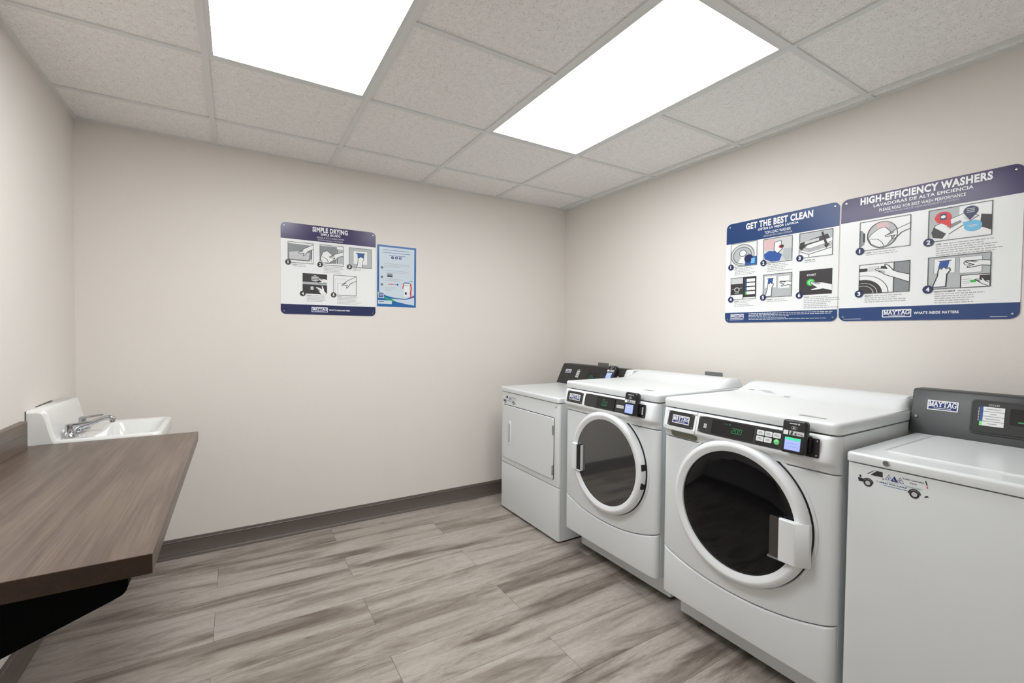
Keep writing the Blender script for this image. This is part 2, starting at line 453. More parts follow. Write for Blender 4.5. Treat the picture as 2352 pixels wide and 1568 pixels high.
# ceiling: tiles, grid and wall angles
XG = [XE-GR*k for k in range(5)]            # E D C B A
YG = [YR-GR*k for k in range(7) if YR-GR*k > YB]
lights = [(XG[4], XG[3], YG[3], YG[1]), (XG[2], XG[1], YG[3], YG[1])]
mb = MB(); zt = HC+0.006
xs = [XL]+XG[::-1]+[0.0]; ys = [YB]+YG[::-1]+[0.0]
for i in range(len(xs)-1):
    for j in range(len(ys)-1):
        cx, cy = (xs[i]+xs[i+1])/2, (ys[j]+ys[j+1])/2
        if any(a < cx < b and c < cy < d for a, b, c, d in lights): continue
        box(mb, (xs[i], ys[j], zt), (xs[i+1], ys[j+1], zt+0.016), m_tile)
box(mb, (XL, YB, HC+0.1), (0, 0, HC+0.15), m_tile)
ceil = struct('ceiling', mb)
mb = MB(); tw = 0.012
for x in XG: box(mb, (x-tw, YB, HC), (x+tw, 0, HC+0.010), m_tee)
for y in YG:
    for a, b in zip(xs, xs[1:]):
        cx = (a+b)/2
        if any(l0 < cx < l1 and c+0.01 < y < d-0.01 for l0, l1, c, d in lights): continue
        box(mb, (a+(tw if a > XL else 0), y-tw, HC+0.0004), (b-(tw if b < 0 else 0), y+tw, HC+0.010), m_tee)
part('ceiling_grid', mb, ceil)
for nm, a, b in (('wall_angle', (XL, -0.020, HC-0.0005), (0, 0, HC+0.012)), ('wall_angle', (XL, YB, HC-0.0005), (XL+0.020, -0.02, HC+0.012)),
                 ('wall_angle', (-0.020, YB, HC-0.0005), (0, -0.02, HC+0.012))):
    mb = MB(); box(mb, a, b, m_tee); part(nm, mb, ceil)

# ceiling lights
for i, (a, b, c, d) in enumerate(lights):
    t = thing('ceiling_light', ['recessed white fluorescent ceiling panel nearer the sink and left wall',
                                'recessed white fluorescent ceiling panel above the washing machines'][i],
              'ceiling light', ((a+b)/2, (c+d)/2, HC), 'fluorescent ceiling panels')
    mb = MB(); e = tw; f = tw+0.016
    for p0, p1 in (((a+e, c+e), (a+f, d-e)), ((b-f, c+e), (b-e, d-e)), ((a+f, c+e), (b-f, c+f)), ((a+f, d-f), (b-f, d-e))):
        box(mb, (p0[0], p0[1], HC+0.001), (p1[0], p1[1], HC+0.05), m_lampframe)
    box(mb, (a+e, c+e, HC+0.05), (b-e, d-e, HC+0.055), m_lampframe)
    part('frame', mb, t)
    mb = MB(); box(mb, (a+f+0.001, c+f+0.001, HC+0.0035), (b-f-0.001, d-f-0.001, HC+0.008), m_diff1 if i == 0 else m_diff)
    part('diffuser', mb, t)

# rubber wall base, profile extruded
def baseboard(name, p0, p1, inward):
    p0, p1, n_ = Vector(p0), Vector(p1), Vector(inward)
    prof = [(0, 0), (0.016, 0), (0.0155, 0.004), (0.010, 0.012), (0.0065, 0.018), (0.0085, 0.0195), (0.0060, 0.024), (0.0050, 0.060), (0.0055, 0.088), (0.0085, 0.0905), (0.0055, 0.0935), (0.0050, 0.102), (0.0030, 0.1065), (0, 0.107)]
    mb = MB(); loft(mb, [[p+n_*a+Vector((0, 0, z)) for a, z in prof] for p in (p0, p1)], m_base, smooth=True)
    return struct(name, mb)
baseboard('baseboard_back', (XL, 0, 0), (0, 0, 0), (0, -1, 0))
baseboard('baseboard_left', (XL, YB, 0), (XL, -0.016, 0), (1, 0, 0))
baseboard('baseboard_right', (0, -0.016, 0), (0, YB, 0), (-1, 0, 0))

# grey outlet cover plates behind the machines
for i, (y0, y1, z1, lab) in enumerate(((-0.442, -0.556, 1.052, 'grey metal wall outlet peeking above the black control board in the corner'),
                                       (-1.385, -1.500, 1.057, 'grey metal wall outlet peeking above the smaller round-door machine'))):
    t = thing('wall_outlet', lab, 'outlet', (0, (y0+y1)/2, z1-0.115), 'wall outlets behind the machines')
    mb = MB(); slab(mb, -y0-0, -y1, 0, 0.115, 0, 0.006, m_greyplate, R=0.006, r=0.003, fr=frame((0, 0, z1-0.115), (0, -1, 0), (0, 0, 1)))
    part('cover_plate', mb, t)
    for k in (0.3, 0.7):
        mb = MB(); yy = y0+(y1-y0)*k
        slab(mb, -yy-0.016, -yy+0.016, 0.02, 0.09, 0.006, 0.009, m_black, R=0.012, r=0.001, fr=frame((0, 0, z1-0.115), (0, -1, 0), (0, 0, 1)))
        part('socket', mb, t)

# ------------------------------------------------------------------ front-of-machine surfaces
def lerp(a, b, t): return a+(b-a)*t
def plan(y0, y1, xs_, xf, bow, R, nc=7, nf=16):
    """left seam -> round corner -> bowed front -> round corner -> right seam, list of (x, y, s)"""
    o = []
    for k in range(nc):
        a = math.pi/2*k/nc; o.append((xs_+(xf-xs_)*math.sin(a), y0-R*(1-math.cos(a))))
    for k in range(nf+1):
        s = k/nf; o.append((xf-bow*(1-(2*s-1)**2), lerp(y0-R, y1+R, s)))
    for k in range(nc-1, -1, -1):
        a = math.pi/2*k/nc; o.append((xs_+(xf-xs_)*math.sin(a), y1+R*(1-math.cos(a))))
    return [(x, y_, (y0-y_)/(y0-y1)) for x, y_ in o]
def front_panel(mb, y0, y1, xs_, xf, bow, R, z0, z1, m, e=0.006, levels=None):
    """z0, z1 functions of s in 0..1; rounded upper and lower edge e"""
    if levels is None:
        levels = []
        for k in range(5): a = math.pi/2*k/4; levels.append((0, e*(1-math.cos(a))*0+e*(1-math.sin(a)), e*(1-math.cos(a)) if False else e*(1-math.cos(a))))
        # (fraction, setback, dz from that end)
        lo = [(0, e*(1-math.sin(math.pi/2*k/4)), e*(1-math.cos(math.pi/2*k/4))) for k in range(5)]
        hi = [(1, e*(1-math.sin(math.pi/2*k/4)), -e*(1-math.cos(math.pi/2*k/4))) for k in range(4, -1, -1)]
        levels = lo+hi
    rings = []
    for fr_, sb, dz in levels:
        rings.append([Vector((x+sb, y_, lerp(z0(s), z1(s), fr_)+dz)) for x, y_, s in plan(y0, y1, xs_, xf, bow, R)])
    loft(mb, rings, m, closed=False, cap0=False, cap1=False)
    # close top and bottom back to the seam plane
    for r_, flip in ((rings[0], True), (rings[-1], False)):
        n = len(r_); vs = list(r_)+[Vector((xs_+0.004, p_.y, p_.z)) for p_ in r_]
        fs = [((k, k+1, k+1+n, k+n) if not flip else (k+1, k, k+n, k+1+n)) for k in range(n-1)]
        mb.add(vs, fs, m)

def card_reader(parent, O, U, V, green):
    """payment terminal: body, backing plate, screen, stickers. u right, v up, origin bottom left of body"""
    fr = frame(O, U, V)
    mb = MB()
    rings = []
    for wq, ins in ((0.0, 0.004), (0.012, 0.0), (0.026, 0.0), (0.030, 0.003), (0.031, 0.005)):
        rings.append([fr(u, v, wq+0.006+(0.008*(1-v/0.108) if wq > 0.02 else 0)) for u, v in rr(ins, 0.074-ins, ins, 0.108-ins, 0.009)])
    loft(mb, rings, m_black)
    box(mb, (0.0745, 0.012, 0.006), (0.082, 0.055, 0.020), m_black, fr)
    box(mb, (-0.0035, 0.010, 0.018), (-0.0005, 0.055, 0.024), m_steel, fr)
    rd = part('card_reader', mb, parent, label='black card payment terminal with a small lit screen')
    mb = MB(); slab(mb, 0.004, 0.100, -0.004, 0.058, 0.0005, 0.006, m_black, R=0.004, r=0.001, fr=fr)
    for v_ in (0.004, 0.050):
        lathe(mb, fr(0.094, v_, 0.006), (fr(0, 0, 1)-fr(0, 0, 0)), [(0.003, 0), (0.003, 0.002), (0.001, 0.0025)], m_chrome, 10, cap1=True)
    if not green: slab(mb, 0.0825, 0.0905, 0.010, 0.046, 0.0055, 0.0064, m_lightgrey, R=0.001, fr=fr)
    part('mounting_plate', mb, rd)
    # sloping face of the body
    def face(v): return 0.037+0.0085*(1-v/0.108)
    n0 = fr(0, 0, 1)-fr(0, 0, 0)
    U_ = (fr(1, 0, 0)-fr(0, 0, 0)); V_ = (fr(0, 1, 0)-fr(0, 0, 0)) - n0*(0.0085/0.108)
    Of = fr(0, 0, face(0))
    mb = MB(); c = Canvas(mb, Of, U_, V_, 0.0006)
    c.rect(0.009, 0.007, 0.065, 0.054, m_display, 0)
    c.rect(0.013, 0.010, 0.061, 0.051, m_screen, 1)
    if green: c.rect(0.013, 0.0425, 0.061, 0.051, m_screengreen, 2)
    for i, yy in enumerate((0.036, 0.031, 0.026, 0.021)):
        c.rect(0.017+0.003*i, yy, 0.054-0.004*(i % 2), yy+0.0014, m_sky if i % 2 else m_whiteplastic, 2)
    part('screen', mb, rd, label='lit pale blue screen')
    mb = MB(); c = Canvas(mb, Of, U_, V_, 0.0006)
    c.rect(0.006, 0.059, 0.021, 0.073, m_signwhite, 1)
    c.rect(0.024, 0.059, 0.069, 0.073, m_lightgrey, 1)
    c.poly([(0.027, 0.060), (0.034, 0.060), (0.036, 0.072), (0.031, 0.072)], m_ink, 2); c.poly([(0.040, 0.060), (0.048, 0.061), (0.044, 0.070)], m_ink, 2)
    c.line([(0.050, 0.066), (0.066, 0.062)], 0.002, m_ink, 2)
    c.ring(0.037, 0.083, 0.009, 0.0009, m_grey, 1, sy=0.6)
    for k in range(3): c.ring(0.031+0.003*k, 0.083, 0.0035, 0.0012, m_signwhite, 2, n=8, a0=-45, a1=45)
    c.rect(0.022, 0.095, 0.046, 0.0985, m_lightgrey, 1); c.disc(0.051, 0.0965, 0.0028, m_lightgrey, 1, sy=1.1)
    part('face_sticker', mb, rd)
    return rd

def van_decal(parent, O, scale=1.0):
    """service company's van sticker"""
    mb = MB(); c = Canvas(mb, O, (0, -scale, 0), (0, 0, scale), 0.0004)
    c.poly([(.0108, .0375), (.0155, .038), (.0157, .031), (.0114, .0302)], m_ink, 1)
    c.poly([(.0073, .0285), (.0147, .029), (.0221, .0272), (.0210, .0182), (.0097, .0175)], m_ink, 1)
    c.poly([(.0300, .0456), (.0341, .0460), (.0491, .0594), (.0516, .0594), (.0500, .0602), (.0485, .0602)], m_ink, 1)
    c.poly([(.0388, .0436), (.0541, .0592), (.0686, .0597), (.0690, .0441)], m_blacktile, 1)
    c.poly([(.0690, .0415), (.0712, .0412), (.0706, .0367), (.0692, .0367)], m_ink, 1)
    for u, v in ((.0330, .0175), (.1430, .0165)):
        c.disc(u, v, .0112, m_ink, 1); c.disc(u, v, .0066, m_lightgrey, 2)
        c.ring(u, v, .0030, .0006, m_grey, 3)
        c.ring(u, v+.0010, .0128, .0030, m_ink, 1, n=14, a0=5, a1=178)
    for k, (a, b_, t_) in enumerate((((.0755, .0408), (.0915, .0408), 'T'), ((.0890, .0392), (.1050, .0392), 'L'), ((.1025, .0395), (.1188, .0395), 'C'))):
        tip = ((a[0]+b_[0])/2, .0555)
        if t_ == 'L': c.poly([a, b_, tip], m_logoblue, 2)
        else: c.outline([a, b_, tip], .0009, m_logoblue, 1)
        mx = tip[0]
        c.text(t_, mx-.0022, .0418, mx+.0022, .0478, m_signwhite if t_ == 'L' else m_logoblue, 3, 0.02)
    c.text('Total Laundry', .1150, .0515, .1630, .0570, m_ink, 1, 0.02)
    c.text('Care', .1320, .0440, .1472, .0482, m_ink, 1, 0.02)
    c.text('1 (866) 910-CARE', .0550, .0262, .1256, .0308, m_logoblue, 1, 0.03)
    c.rect(.0780, .0338, .1060, .0345, m_midgrey, 1); c.rect(.0730, .0215, .1290, .0228, m_cardblue, 1)
    c.rect(.1190, .0352, .1615, .0360, m_teal, 1); c.rect(.1230, .0325, .1560, .0333, m_midgrey, 1)
    c.poly([(.1650, .0607), (.1675, .0616), (.1709, .0499), (.1687, .0492)], m_ink, 1)
    c.rect(.1694, .0411, .1715, .0474, m_red, 1)
    c.poly([(.1630, .0158), (.1707, .0215), (.1747, .0188), (.1674, .0148)], m_ink, 1)
    part('van_sticker', mb, parent, label='sticker of a white service van with a phone number')

# ------------------------------------------------------------------ front-loading machines with round doors
def front_loader(name, label, cat, y0, y1, xs_, xkick, door, glass, handle_left, P_, group):
    """y0 left side, y1 right side, xs_ seam plane; P_ dict of control panel details"""
    XB = -0.10
    t = thing(name, label, cat, ((xs_+XB)/2, (y0+y1)/2, 0), group)
    xf = xs_-0.026; bow = 0.003
    # cabinet shell: back box, kept behind the seam
    mb = MB(); slab(mb, xs_+0.003, XB, y1+0.001, y0-0.001, 0.135, 0.957, m_white, R=0.003)
    part('cabinet', mb, t)
    mb = MB(); slab(mb, xkick, XB-0.01, y1+0.004, y0-0.030, 0.022, 0.1352, m_white, R=0.004)
    part('kick_plate', mb, t)
    for fx in (xkick+0.05, XB-0.08):
        for fy in (y0-0.06, y1+0.05):
            mb = MB(); lathe(mb, (fx, fy, 0), (0, 0, 1), [(0.020, 0), (0.020, 0.010), (0.010, 0.014), (0.010, 0.024)], m_black, 16, cap0=True, cap1=True)
            part('foot', mb, t)
    # top with raised rear ramp
    mb = MB()
    slab(mb, xs_-0.030, XB, y1-0.001, y0+0.001, 0.962, 1.0, m_white, R=0.022, r=0.012, rb=0.003)
    prof = [(-0.360, 0.0), (-0.320, 0.05), (-0.280, 0.22), (-0.240, 0.55), (-0.210, 0.82), (-0.180, 0.96), (-0.160, 1.0), (-0.125, 1.0), (-0.108, 0.9), (-0.102, 0.6), (-0.102, 0.0)]
    rings = []
    for k in range(25):
        s = k/24; yy = lerp(y0-0.012, y1+0.004, s); d = min((y0-0.012-yy)/0.026, (yy-y1-0.004)/0.020, 1.0)
        hf = math.sin(max(d, 0)*math.pi/2)
        rings.append([Vector((x, yy, 0.9995+0.046*h_*hf)) for x, h_ in prof])
    ys_ = [lerp(y0-0.012, y1+0.004, q) for q in (0, .004, .012, .024, .04, .06)] + [lerp(y0-0.012, y1+0.004, q) for q in (.1, .3, .5, .7, .9, .955, .97, .983, .993, 1)]
    rings = []
    for yy in ys_:
        d = min((y0-0.012-yy)/0.026, (yy-y1-0.004)/0.020, 1.0); hf = math.sin(max(d, 0)*math.pi/2)
        rings.append([Vector((x, yy, 0.9995+0.046*h_*hf)) for x, h_ in prof])
    loft(mb, rings, m_white, closed=False, cap0=False, cap1=False)
    top = part('top_panel', mb, t)
    for lx0, lx1, ly0, ly1, m_ in P_['labels']:
        def rz(x):
            for (xa, ha), (xb_, hb) in zip(prof, prof[1:]):
                if xa <= x < xb_: return 0.9995+0.046*lerp(ha, hb, (x-xa)/(xb_-xa))
            return 1.0
        za_, zb_ = max(rz(lx0), 1.0), max(rz(lx1), 1.0)
        mb = MB(); c = Canvas(mb, (lx0, 0, za_), (lx1-lx0, 0, zb_-za_), (0, 1, 0), 0.0006)
        c.rect(0, ly0, 1, ly1, m_, 1)
        part('top_label', mb, top)
    # control fascia
    fz = [(0.835, -0.002), (0.8385, 0.004), (0.848, 0.006), (0.860, 0.010), (0.866, 0.022), (0.871, 0.028), (0.878, 0.030), (0.890, 0.027), (0.945, 0.014), (0.953, 0.010), (0.957, 0.004)]
    rings = [[Vector((x, yy, z)) for x, yy, s in plan(y0, y1, xs_, xf-dx, bow, 0.034)] for z, dx in fz]
    mb = MB(); loft(mb, rings, m_whiteplastic, closed=False, cap0=False, cap1=False)
    for r_, flip in ((rings[0], True), (rings[-1], False)):
        n = len(r_); vs = list(r_)+[Vector((xs_+0.004, p_.y, p_.z)) for p_ in r_]
        mb.add(vs, [((k, k+1, k+1+n, k+n) if not flip else (k+1, k, k+n, k+1+n)) for k in range(n-1)], m_whiteplastic)
    fas = part('control_fascia', mb, t)
    def surf(yy, z):
        for (za, da), (zb_, db) in zip(fz, fz[1:]):
            if za <= z <= zb_: dx = lerp(da, db, (z-za)/(zb_-za)); break
        s = (y0-0.034-yy)/((y0-0.034)-(y1+0.034))
        return xf-dx-bow*(1-(2*s-1)**2)
    def patch(mb, ya, yb, za, zb, off, m_, R=0.004):
        o = rr(0, ya-yb, 0, zb-za, R, 4)
        # fan of strips: front face plus skirt
        outer = [Vector((surf(ya-u, za+v)-off, ya-u, za+v)) for u, v in o]
        skirt = [Vector((surf(ya-u, za+v)+0.002, ya-u, za+v)) for u, v in o]
        loft(mb, [skirt, outer], m_, cap0=False, cap1=False, smooth=False)
        nseg = 12
        cols = []
        for i in range(nseg+1):
            yy = ya-(ya-yb)*i/nseg
            u = ya-yy; e = 0
            if u < R: e = R-math.sqrt(max(R*R-(R-u)**2, 0))
            if (ya-yb)-u < R: e = R-math.sqrt(max(R*R-(R-((ya-yb)-u))**2, 0))
            cols.append((yy, za+e, zb-e))
        vs = []
        for yy, a_, b_ in cols: vs += [Vector((surf(yy, a_)-off, yy, a_)), Vector((surf(yy, b_)-off, yy, b_))]
        mb.add(vs, [(2*i, 2*i+2, 2*i+3, 2*i+1) for i in range(nseg)], m_)
    def fcanvas(mb, ya, za, yb, zb, off):
        """canvas glued to the sloping fascia with its origin at (ya, za)"""
        A = Vector((surf(ya, za), ya, za)); B = Vector((surf(yb, za), yb, za)); D = Vector((surf(ya, zb), ya, zb))
        U_ = (B-A).normalized(); V_ = (D-A).normalized()
        return Canvas(mb, A, U_, V_, off)
    # badge panel
    ya, yb = P_['badge']
    mb = MB(); patch(mb, ya, yb, 0.887, 0.948, 0.0015, m_panel)
    bp = part('badge_panel', mb, fas, label='black panel carrying the maker plate')
    zc = 0.918
    for (sy_, sz_) in ((ya-0.007, 0.941), (yb+0.007, 0.941), (yb+0.007, 0.894), (ya-0.007, 0.894)):
        lathe(mb2 := MB(), (surf(sy_, sz_)-0.001, sy_, sz_), (-1, 0, 0), [(0.0032, 0), (0.0030, 0.0015), (0.001, 0.002)], m_chrome, 10, cap1=True)
        part('screw', mb2, fas)
    mb = MB(); c = fcanvas(mb, ya-0.022, 0.901, yb+0.022, 0.934, 0.0022)
    maytag_plate(c, 0.0, 0.0, (ya-yb)-0.044, 0.034, 0)
    part('name_plate', mb, fas, label='white-edged navy MAYTAG plate')
    if P_['drawer']:
        # raised drawer front around the badge, with its finger pull below
        mb = MB(); q = 0.011
        for a_, b_, c_, d_ in ((ya+q, ya+0.002, 0.880, 0.957), (yb-0.002, yb-q, 0.880, 0.957)):
            patch(mb, a_, b_, 0.880, 0.9565, 0.004, m_whiteplastic, 0.002)
        patch(mb, ya+q, yb-q, 0.9495, 0.9565, 0.004, m_whiteplastic, 0.002)
        patch(mb, ya+q, yb-q, 0.872, 0.8855, 0.006, m_whiteplastic, 0.003)
        part('dispenser_drawer', mb, fas)
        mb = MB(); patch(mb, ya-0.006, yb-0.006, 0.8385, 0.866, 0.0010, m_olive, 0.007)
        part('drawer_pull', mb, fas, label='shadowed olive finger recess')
    # main black strip
    ya, yb = P_['strip']
    mb = MB(); patch(mb, ya, yb, 0.885, 0.950, 0.0015, m_panel)
    st = part('control_panel', mb, fas, label='long black control strip')
    mb = MB(); d0, d1 = P_['display']
    patch(mb, d0, d1, 0.891, 0.946, 0.0022, m_display, 0.002)
    part('display', mb, fas, label='dark display window')
    mb = MB(); g0 = P_['digits']; c = fcanvas(mb, g0, 0.907, g0-0.06, 0.93, 0.0030)
    if P_['drawer']:
        c.rect(-0.035, 0.0285, -0.018, 0.0295, m_leddim, 1); c.rect(-0.014, 0.0285, -0.006, 0.0305, m_led, 1)
        seven(c, '2', 0.0, 0.0, 0.009, 0.018, m_led); c.disc(0.0115, 0.0, 0.0010, m_led, 1)
        seven(c, '0', 0.0145, 0.0, 0.009, 0.018, m_led); seven(c, '0', 0.0290, 0.0, 0.009, 0.018, m_led)
    else:
        seven(c, '2', 0.0, 0.0, 0.010, 0.022, m_leddim); seven(c, '0', 0.016, 0.0, 0.009, 0.018, m_leddim); seven(c, '0', 0.030, 0.0, 0.009, 0.018, m_leddim)
        c.rect(0.004, 0.026, 0.020, 0.028, m_led, 1); c.rect(0.0, -0.004, 0.036, -0.002, m_leddim, 1)
    part('readout', mb, fas, label='green lit price digits')
    if P_['drawer']:
        mb = MB(); patch(mb, -2.178, -2.275, 0.888, 0.944, 0.0022, m_display, 0.003)
        part('button_panel', mb, fas)
        for r_ in range(2):
            for k in range(3 if r_ == 0 else 2):
                mb = MB(); a_ = -2.1815-0.0285*k
                patch(mb, a_, a_-0.026, 0.922-0.021*r_, 0.939-0.021*r_, 0.0040, m_whiteplastic, 0.002)
                c = fcanvas(mb, a_, 0.922-0.021*r_, a_-0.02, 0.93-0.021*r_, 0.0043)
                c.rect(0.004, 0.006, 0.021, 0.0075, m_midgrey, 1); c.rect(0.006, 0.010, 0.018, 0.0115, m_midgrey, 1)
                part('button', mb, fas)
        mb = MB(); lathe(mb, (surf(-2.253, 0.9085)-0.001, -2.253, 0.9085), (-1, 0, 0), [(0.0095, 0), (0.0095, 0.003), (0.0075, 0.0045), (0.001, 0.005)], m_button, 20, cap1=True)
        part('start_button', mb, fas, label='round green start button')
        mb = MB(); c = fcanvas(mb, -1.966, 0.905, -1.98, 0.93, 0.0022)
        c.rect(0, 0, 0.0055, 0.018, m_lightgrey, 1); c.rect(0.007, 0.001, 0.0125, 0.018, m_lightgrey, 1); c.rect(0.0, 0.0085, 0.0125, 0.0095, m_panel, 2)
        part('printed_symbol', mb, fas)
    else:
        mb = MB(); patch(mb, -1.425, -1.434, 0.889, 0.948, 0.006, m_black, 0.002); part('divider', mb, fas)
        mb = MB(); patch(mb, -1.446, -1.515, 0.908, 0.922, 0.0022, m_lightgrey, 0.001)
        c = fcanvas(mb, -1.446, 0.908, -1.5, 0.92, 0.0026)
        c.rect(0.004, 0.006, 0.050, 0.009, m_texty, 1)
        part('instruction_label', mb, fas, label='narrow white label')
    for sz_ in (0.942, 0.893):
        lathe(mb2 := MB(), (surf(ya-0.006, sz_)-0.001, ya-0.006, sz_), (-1, 0, 0), [(0.0030, 0), (0.0028, 0.0015), (0.001, 0.002)], m_chrome, 10, cap1=True)
        part('screw', mb2, fas)
    ro = P_['reader']
    card_reader(t, (surf(ro, 0.890)-0.002, ro, 0.888), (0.04, -1, 0), Vector((0.10, 0, 1)).normalized(), P_['drawer'])
    # main front panel with its smiling lower edge
    zb = lambda s: 0.286+0.062*abs(2*s-1)**2.2
    mb = MB(); front_panel(mb, y0, y1, xs_, xf, bow, 0.034, zb, lambda s: 0.8315, m_white)
    yc, zc, R = door
    xd = xf-bow
    # shallow dished surround
    lathe(mb, (xd+0.004, yc, zc), (-1, 0, 0), [(R+0.016, -0.001), (R+0.014, 0.0045), (R+0.010, 0.0062), (R+0.005, 0.0062), (R+0.003, -0.001)], m_white, 72)
    part('front_panel', mb, t)
    mb = MB(); front_panel(mb, y0-0.002, y1+0.002, xs_, xf-0.001, bow, 0.034, lambda s: 0.136, lambda s: zb(s)-0.004, m_white, e=0.007)
    part('lower_panel', mb, t)
    # door
    mb = MB(); lathe(mb, (xd+0.002, yc, zc), (-1, 0, 0), [(R+0.0020, 0.0), (R+0.0020, 0.0035), (R-0.006, 0.0075)], m_dark, 72)  # dark ring painted in for the shade of the gap round the door
    part('door_gap_shade', mb, t)
    mb = MB()
    lathe(mb, (xd, yc, zc), (-1, 0, 0), [(R-0.003, 0.0035), (R, 0.007), (R, 0.018), (R-0.004, 0.028), (R-0.011, 0.035), (R-0.020, 0.038), (R-0.023, 0.0378), (R-0.042, 0.029), (R-0.043, 0.022), (R-0.044, 0.003)], m_whiteplastic, 96)
    dr = part('door', mb, t)
    mb = MB()
    if handle_left:
        lathe(mb, (xd, yc, zc), (-1, 0, 0), [(R-0.0425, 0.022), (R-0.0425, 0.0262)], glass, 96)
        mb.add([Vector((xd-0.0262, yc+(R-0.0425)*math.cos(2*math.pi*k/96), zc+(R-0.0425)*math.sin(2*math.pi*k/96))) for k in range(96)], [tuple(range(96))], glass)
    else: lathe(mb, (xd, yc, zc), (-1, 0, 0), [(R-0.0425, 0.022), (R-0.060, 0.027), (R-0.10, 0.031), (R-0.16, 0.034), (0.03, 0.036), (0.0005, 0.036)], glass, 96)
    part('door_glass', mb, dr, label='grey glossy door glass' if not P_['drawer'] else 'black glossy door glass')
    # handle block on the rim with a dark pocket behind it
    sg = 1 if handle_left else -1
    def Y(d): return yc+sg*d
    hz0, hz1 = zc-0.092 if handle_left else zc-0.100, zc+0.055 if handle_left else zc+0.045
    mb = MB(); fr = front(xd, 0, 0)
    ua, ub = sorted((-Y(R-0.012), -Y(R-0.082)))
    if handle_left:
        ua, ub = sorted((-Y(R-0.018), -Y(R-0.056)))
        slab(mb, ua, ub, hz0, hz1, 0.030, 0.047, m_whiteplastic, R=0.006, r=0.004, fr=fr)
        hd = part('door_handle', mb, dr)
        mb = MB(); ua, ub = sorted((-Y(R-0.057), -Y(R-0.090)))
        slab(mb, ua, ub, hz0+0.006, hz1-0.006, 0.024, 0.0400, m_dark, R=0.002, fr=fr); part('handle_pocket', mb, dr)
        mb = MB(); slab(mb, ub, ub+0.004, hz0+0.004, hz1-0.004, 0.026, 0.0405, m_whiteplastic, R=0.001, fr=fr); slab(mb, ua, ub, hz0, hz0+0.006, 0.026, 0.042, m_whiteplastic, R=0.001, fr=fr); part('handle_trim', mb, dr)
    else:
        rings = []
        for u, w_lo, w_hi in ((-Y(R-0.086), 0.040, 0.050), (-Y(R-0.084), 0.036, 0.0535), (-Y(R-0.036), 0.030, 0.053), (-Y(R-0.028), 0.028, 0.050), (-Y(R-0.001), 0.012, 0.026), (-Y(R-0.0005), 0.010, 0.018)):
            e = 0.003
            rings.append([fr(u, v, w_) for v, w_ in ((hz0+e, w_lo), (hz1-e, w_lo), (hz1, w_lo+e), (hz1, w_hi-e), (hz1-e, w_hi), (hz0+e, w_hi), (hz0, w_hi-e), (hz0, w_lo+e))])
        loft(mb, rings, m_whiteplastic)
        part('door_handle', mb, dr)
        mb = MB(); ua, ub = sorted((-Y(R-0.088), -Y(R-0.122)))
        slab(mb, ua, ub, hz0+0.004, hz1-0.004, 0.033, 0.0400, m_pocket, R=0.003, fr=fr)
        slab(mb, ub-0.003, ub+0.004, hz0-0.001, hz1+0.001, 0.033, 0.0415, m_black, R=0.001, fr=fr)
        slab(mb, ua-0.004, ub+0.004, hz0-0.004, hz0+0.003, 0.033, 0.0435, m_steel, R=0.001, fr=fr)
        part('handle_pocket', mb, dr)
    for hz in (zc+0.036, zc-0.052):
        mb = MB(); a_ = -yc+sg*math.sqrt(R*R-(hz-zc)**2)       # u of the rim on the side away from the handle
        if handle_left: slab(mb, a_-0.0075, a_+0.0015, hz-0.015, hz+0.015, 0.004, 0.030, m_dark, R=0.001, fr=fr)
        else: slab(mb, a_-0.004, a_+0.001, hz-0.006, hz+0.006, 0.004, 0.014, m_steel, R=0.001, fr=fr)
        part('hinge', mb, dr)
    return t

GRP = 'row of laundry machines along the right wall'
front_loader('washing_machine', 'smaller white front-loading machine with grey round glass door, handle at its left', 'washing machine',
             -1.003, -1.690, -0.735, -0.652, (-1.368, 0.612, 0.262), m_glass1, True,
             dict(drawer=False, badge=(-1.047, -1.185), strip=(-1.203, -1.56), display=(-1.300, -1.420), digits=-1.342, reader=-1.535,
                  labels=[(-0.690, -0.665, -1.580, -1.530, m_label)]), GRP)
front_loader('washing_machine', 'large white front-loading machine with black round glass door showing 2.00', 'washing machine',
             -1.745, -2.432, -0.765, -0.690, (-2.100, 0.614, 0.266), m_glass2, False,
             dict(drawer=True, badge=(-1.790, -1.918), strip=(-1.940, -2.360), display=(-2.000, -2.168), digits=-2.086, reader=-2.287,
                  labels=[(-0.735, -0.712, -2.325, -2.280, m_label), (-0.735, -0.722, -2.365, -2.330, m_label),
                          (-0.276, -0.268, -1.850, -1.826, m_label), (-0.272, -0.266, -1.930, -1.880, m_grey), (-0.284, -0.279, -1.955, -1.900, m_grey), (-0.318, -0.306, -2.035, -2.010, m_label)]), GRP)

# ------------------------------------------------------------------ dryer in the corner
def console_prism(mb, ya, yb, prof, m_, e=0.003):
    """prof (x, z) closed outline extruded from ya to yb with tiny end rounding"""
    cx = sum(p_[0] for p_ in prof)/len(prof); cz = sum(p_[1] for p_ in prof)/len(prof)
    def sc(k): return [(cx+(x-cx)*(1-k), cz+(z-cz)*(1-k)) for x, z in prof]
    loft(mb, [[Vector((x, yy, z)) for x, z in sc(k)] for yy, k in ((ya, 0.03), (ya-e, 0), (yb+e, 0), (yb, 0.03))], m_)

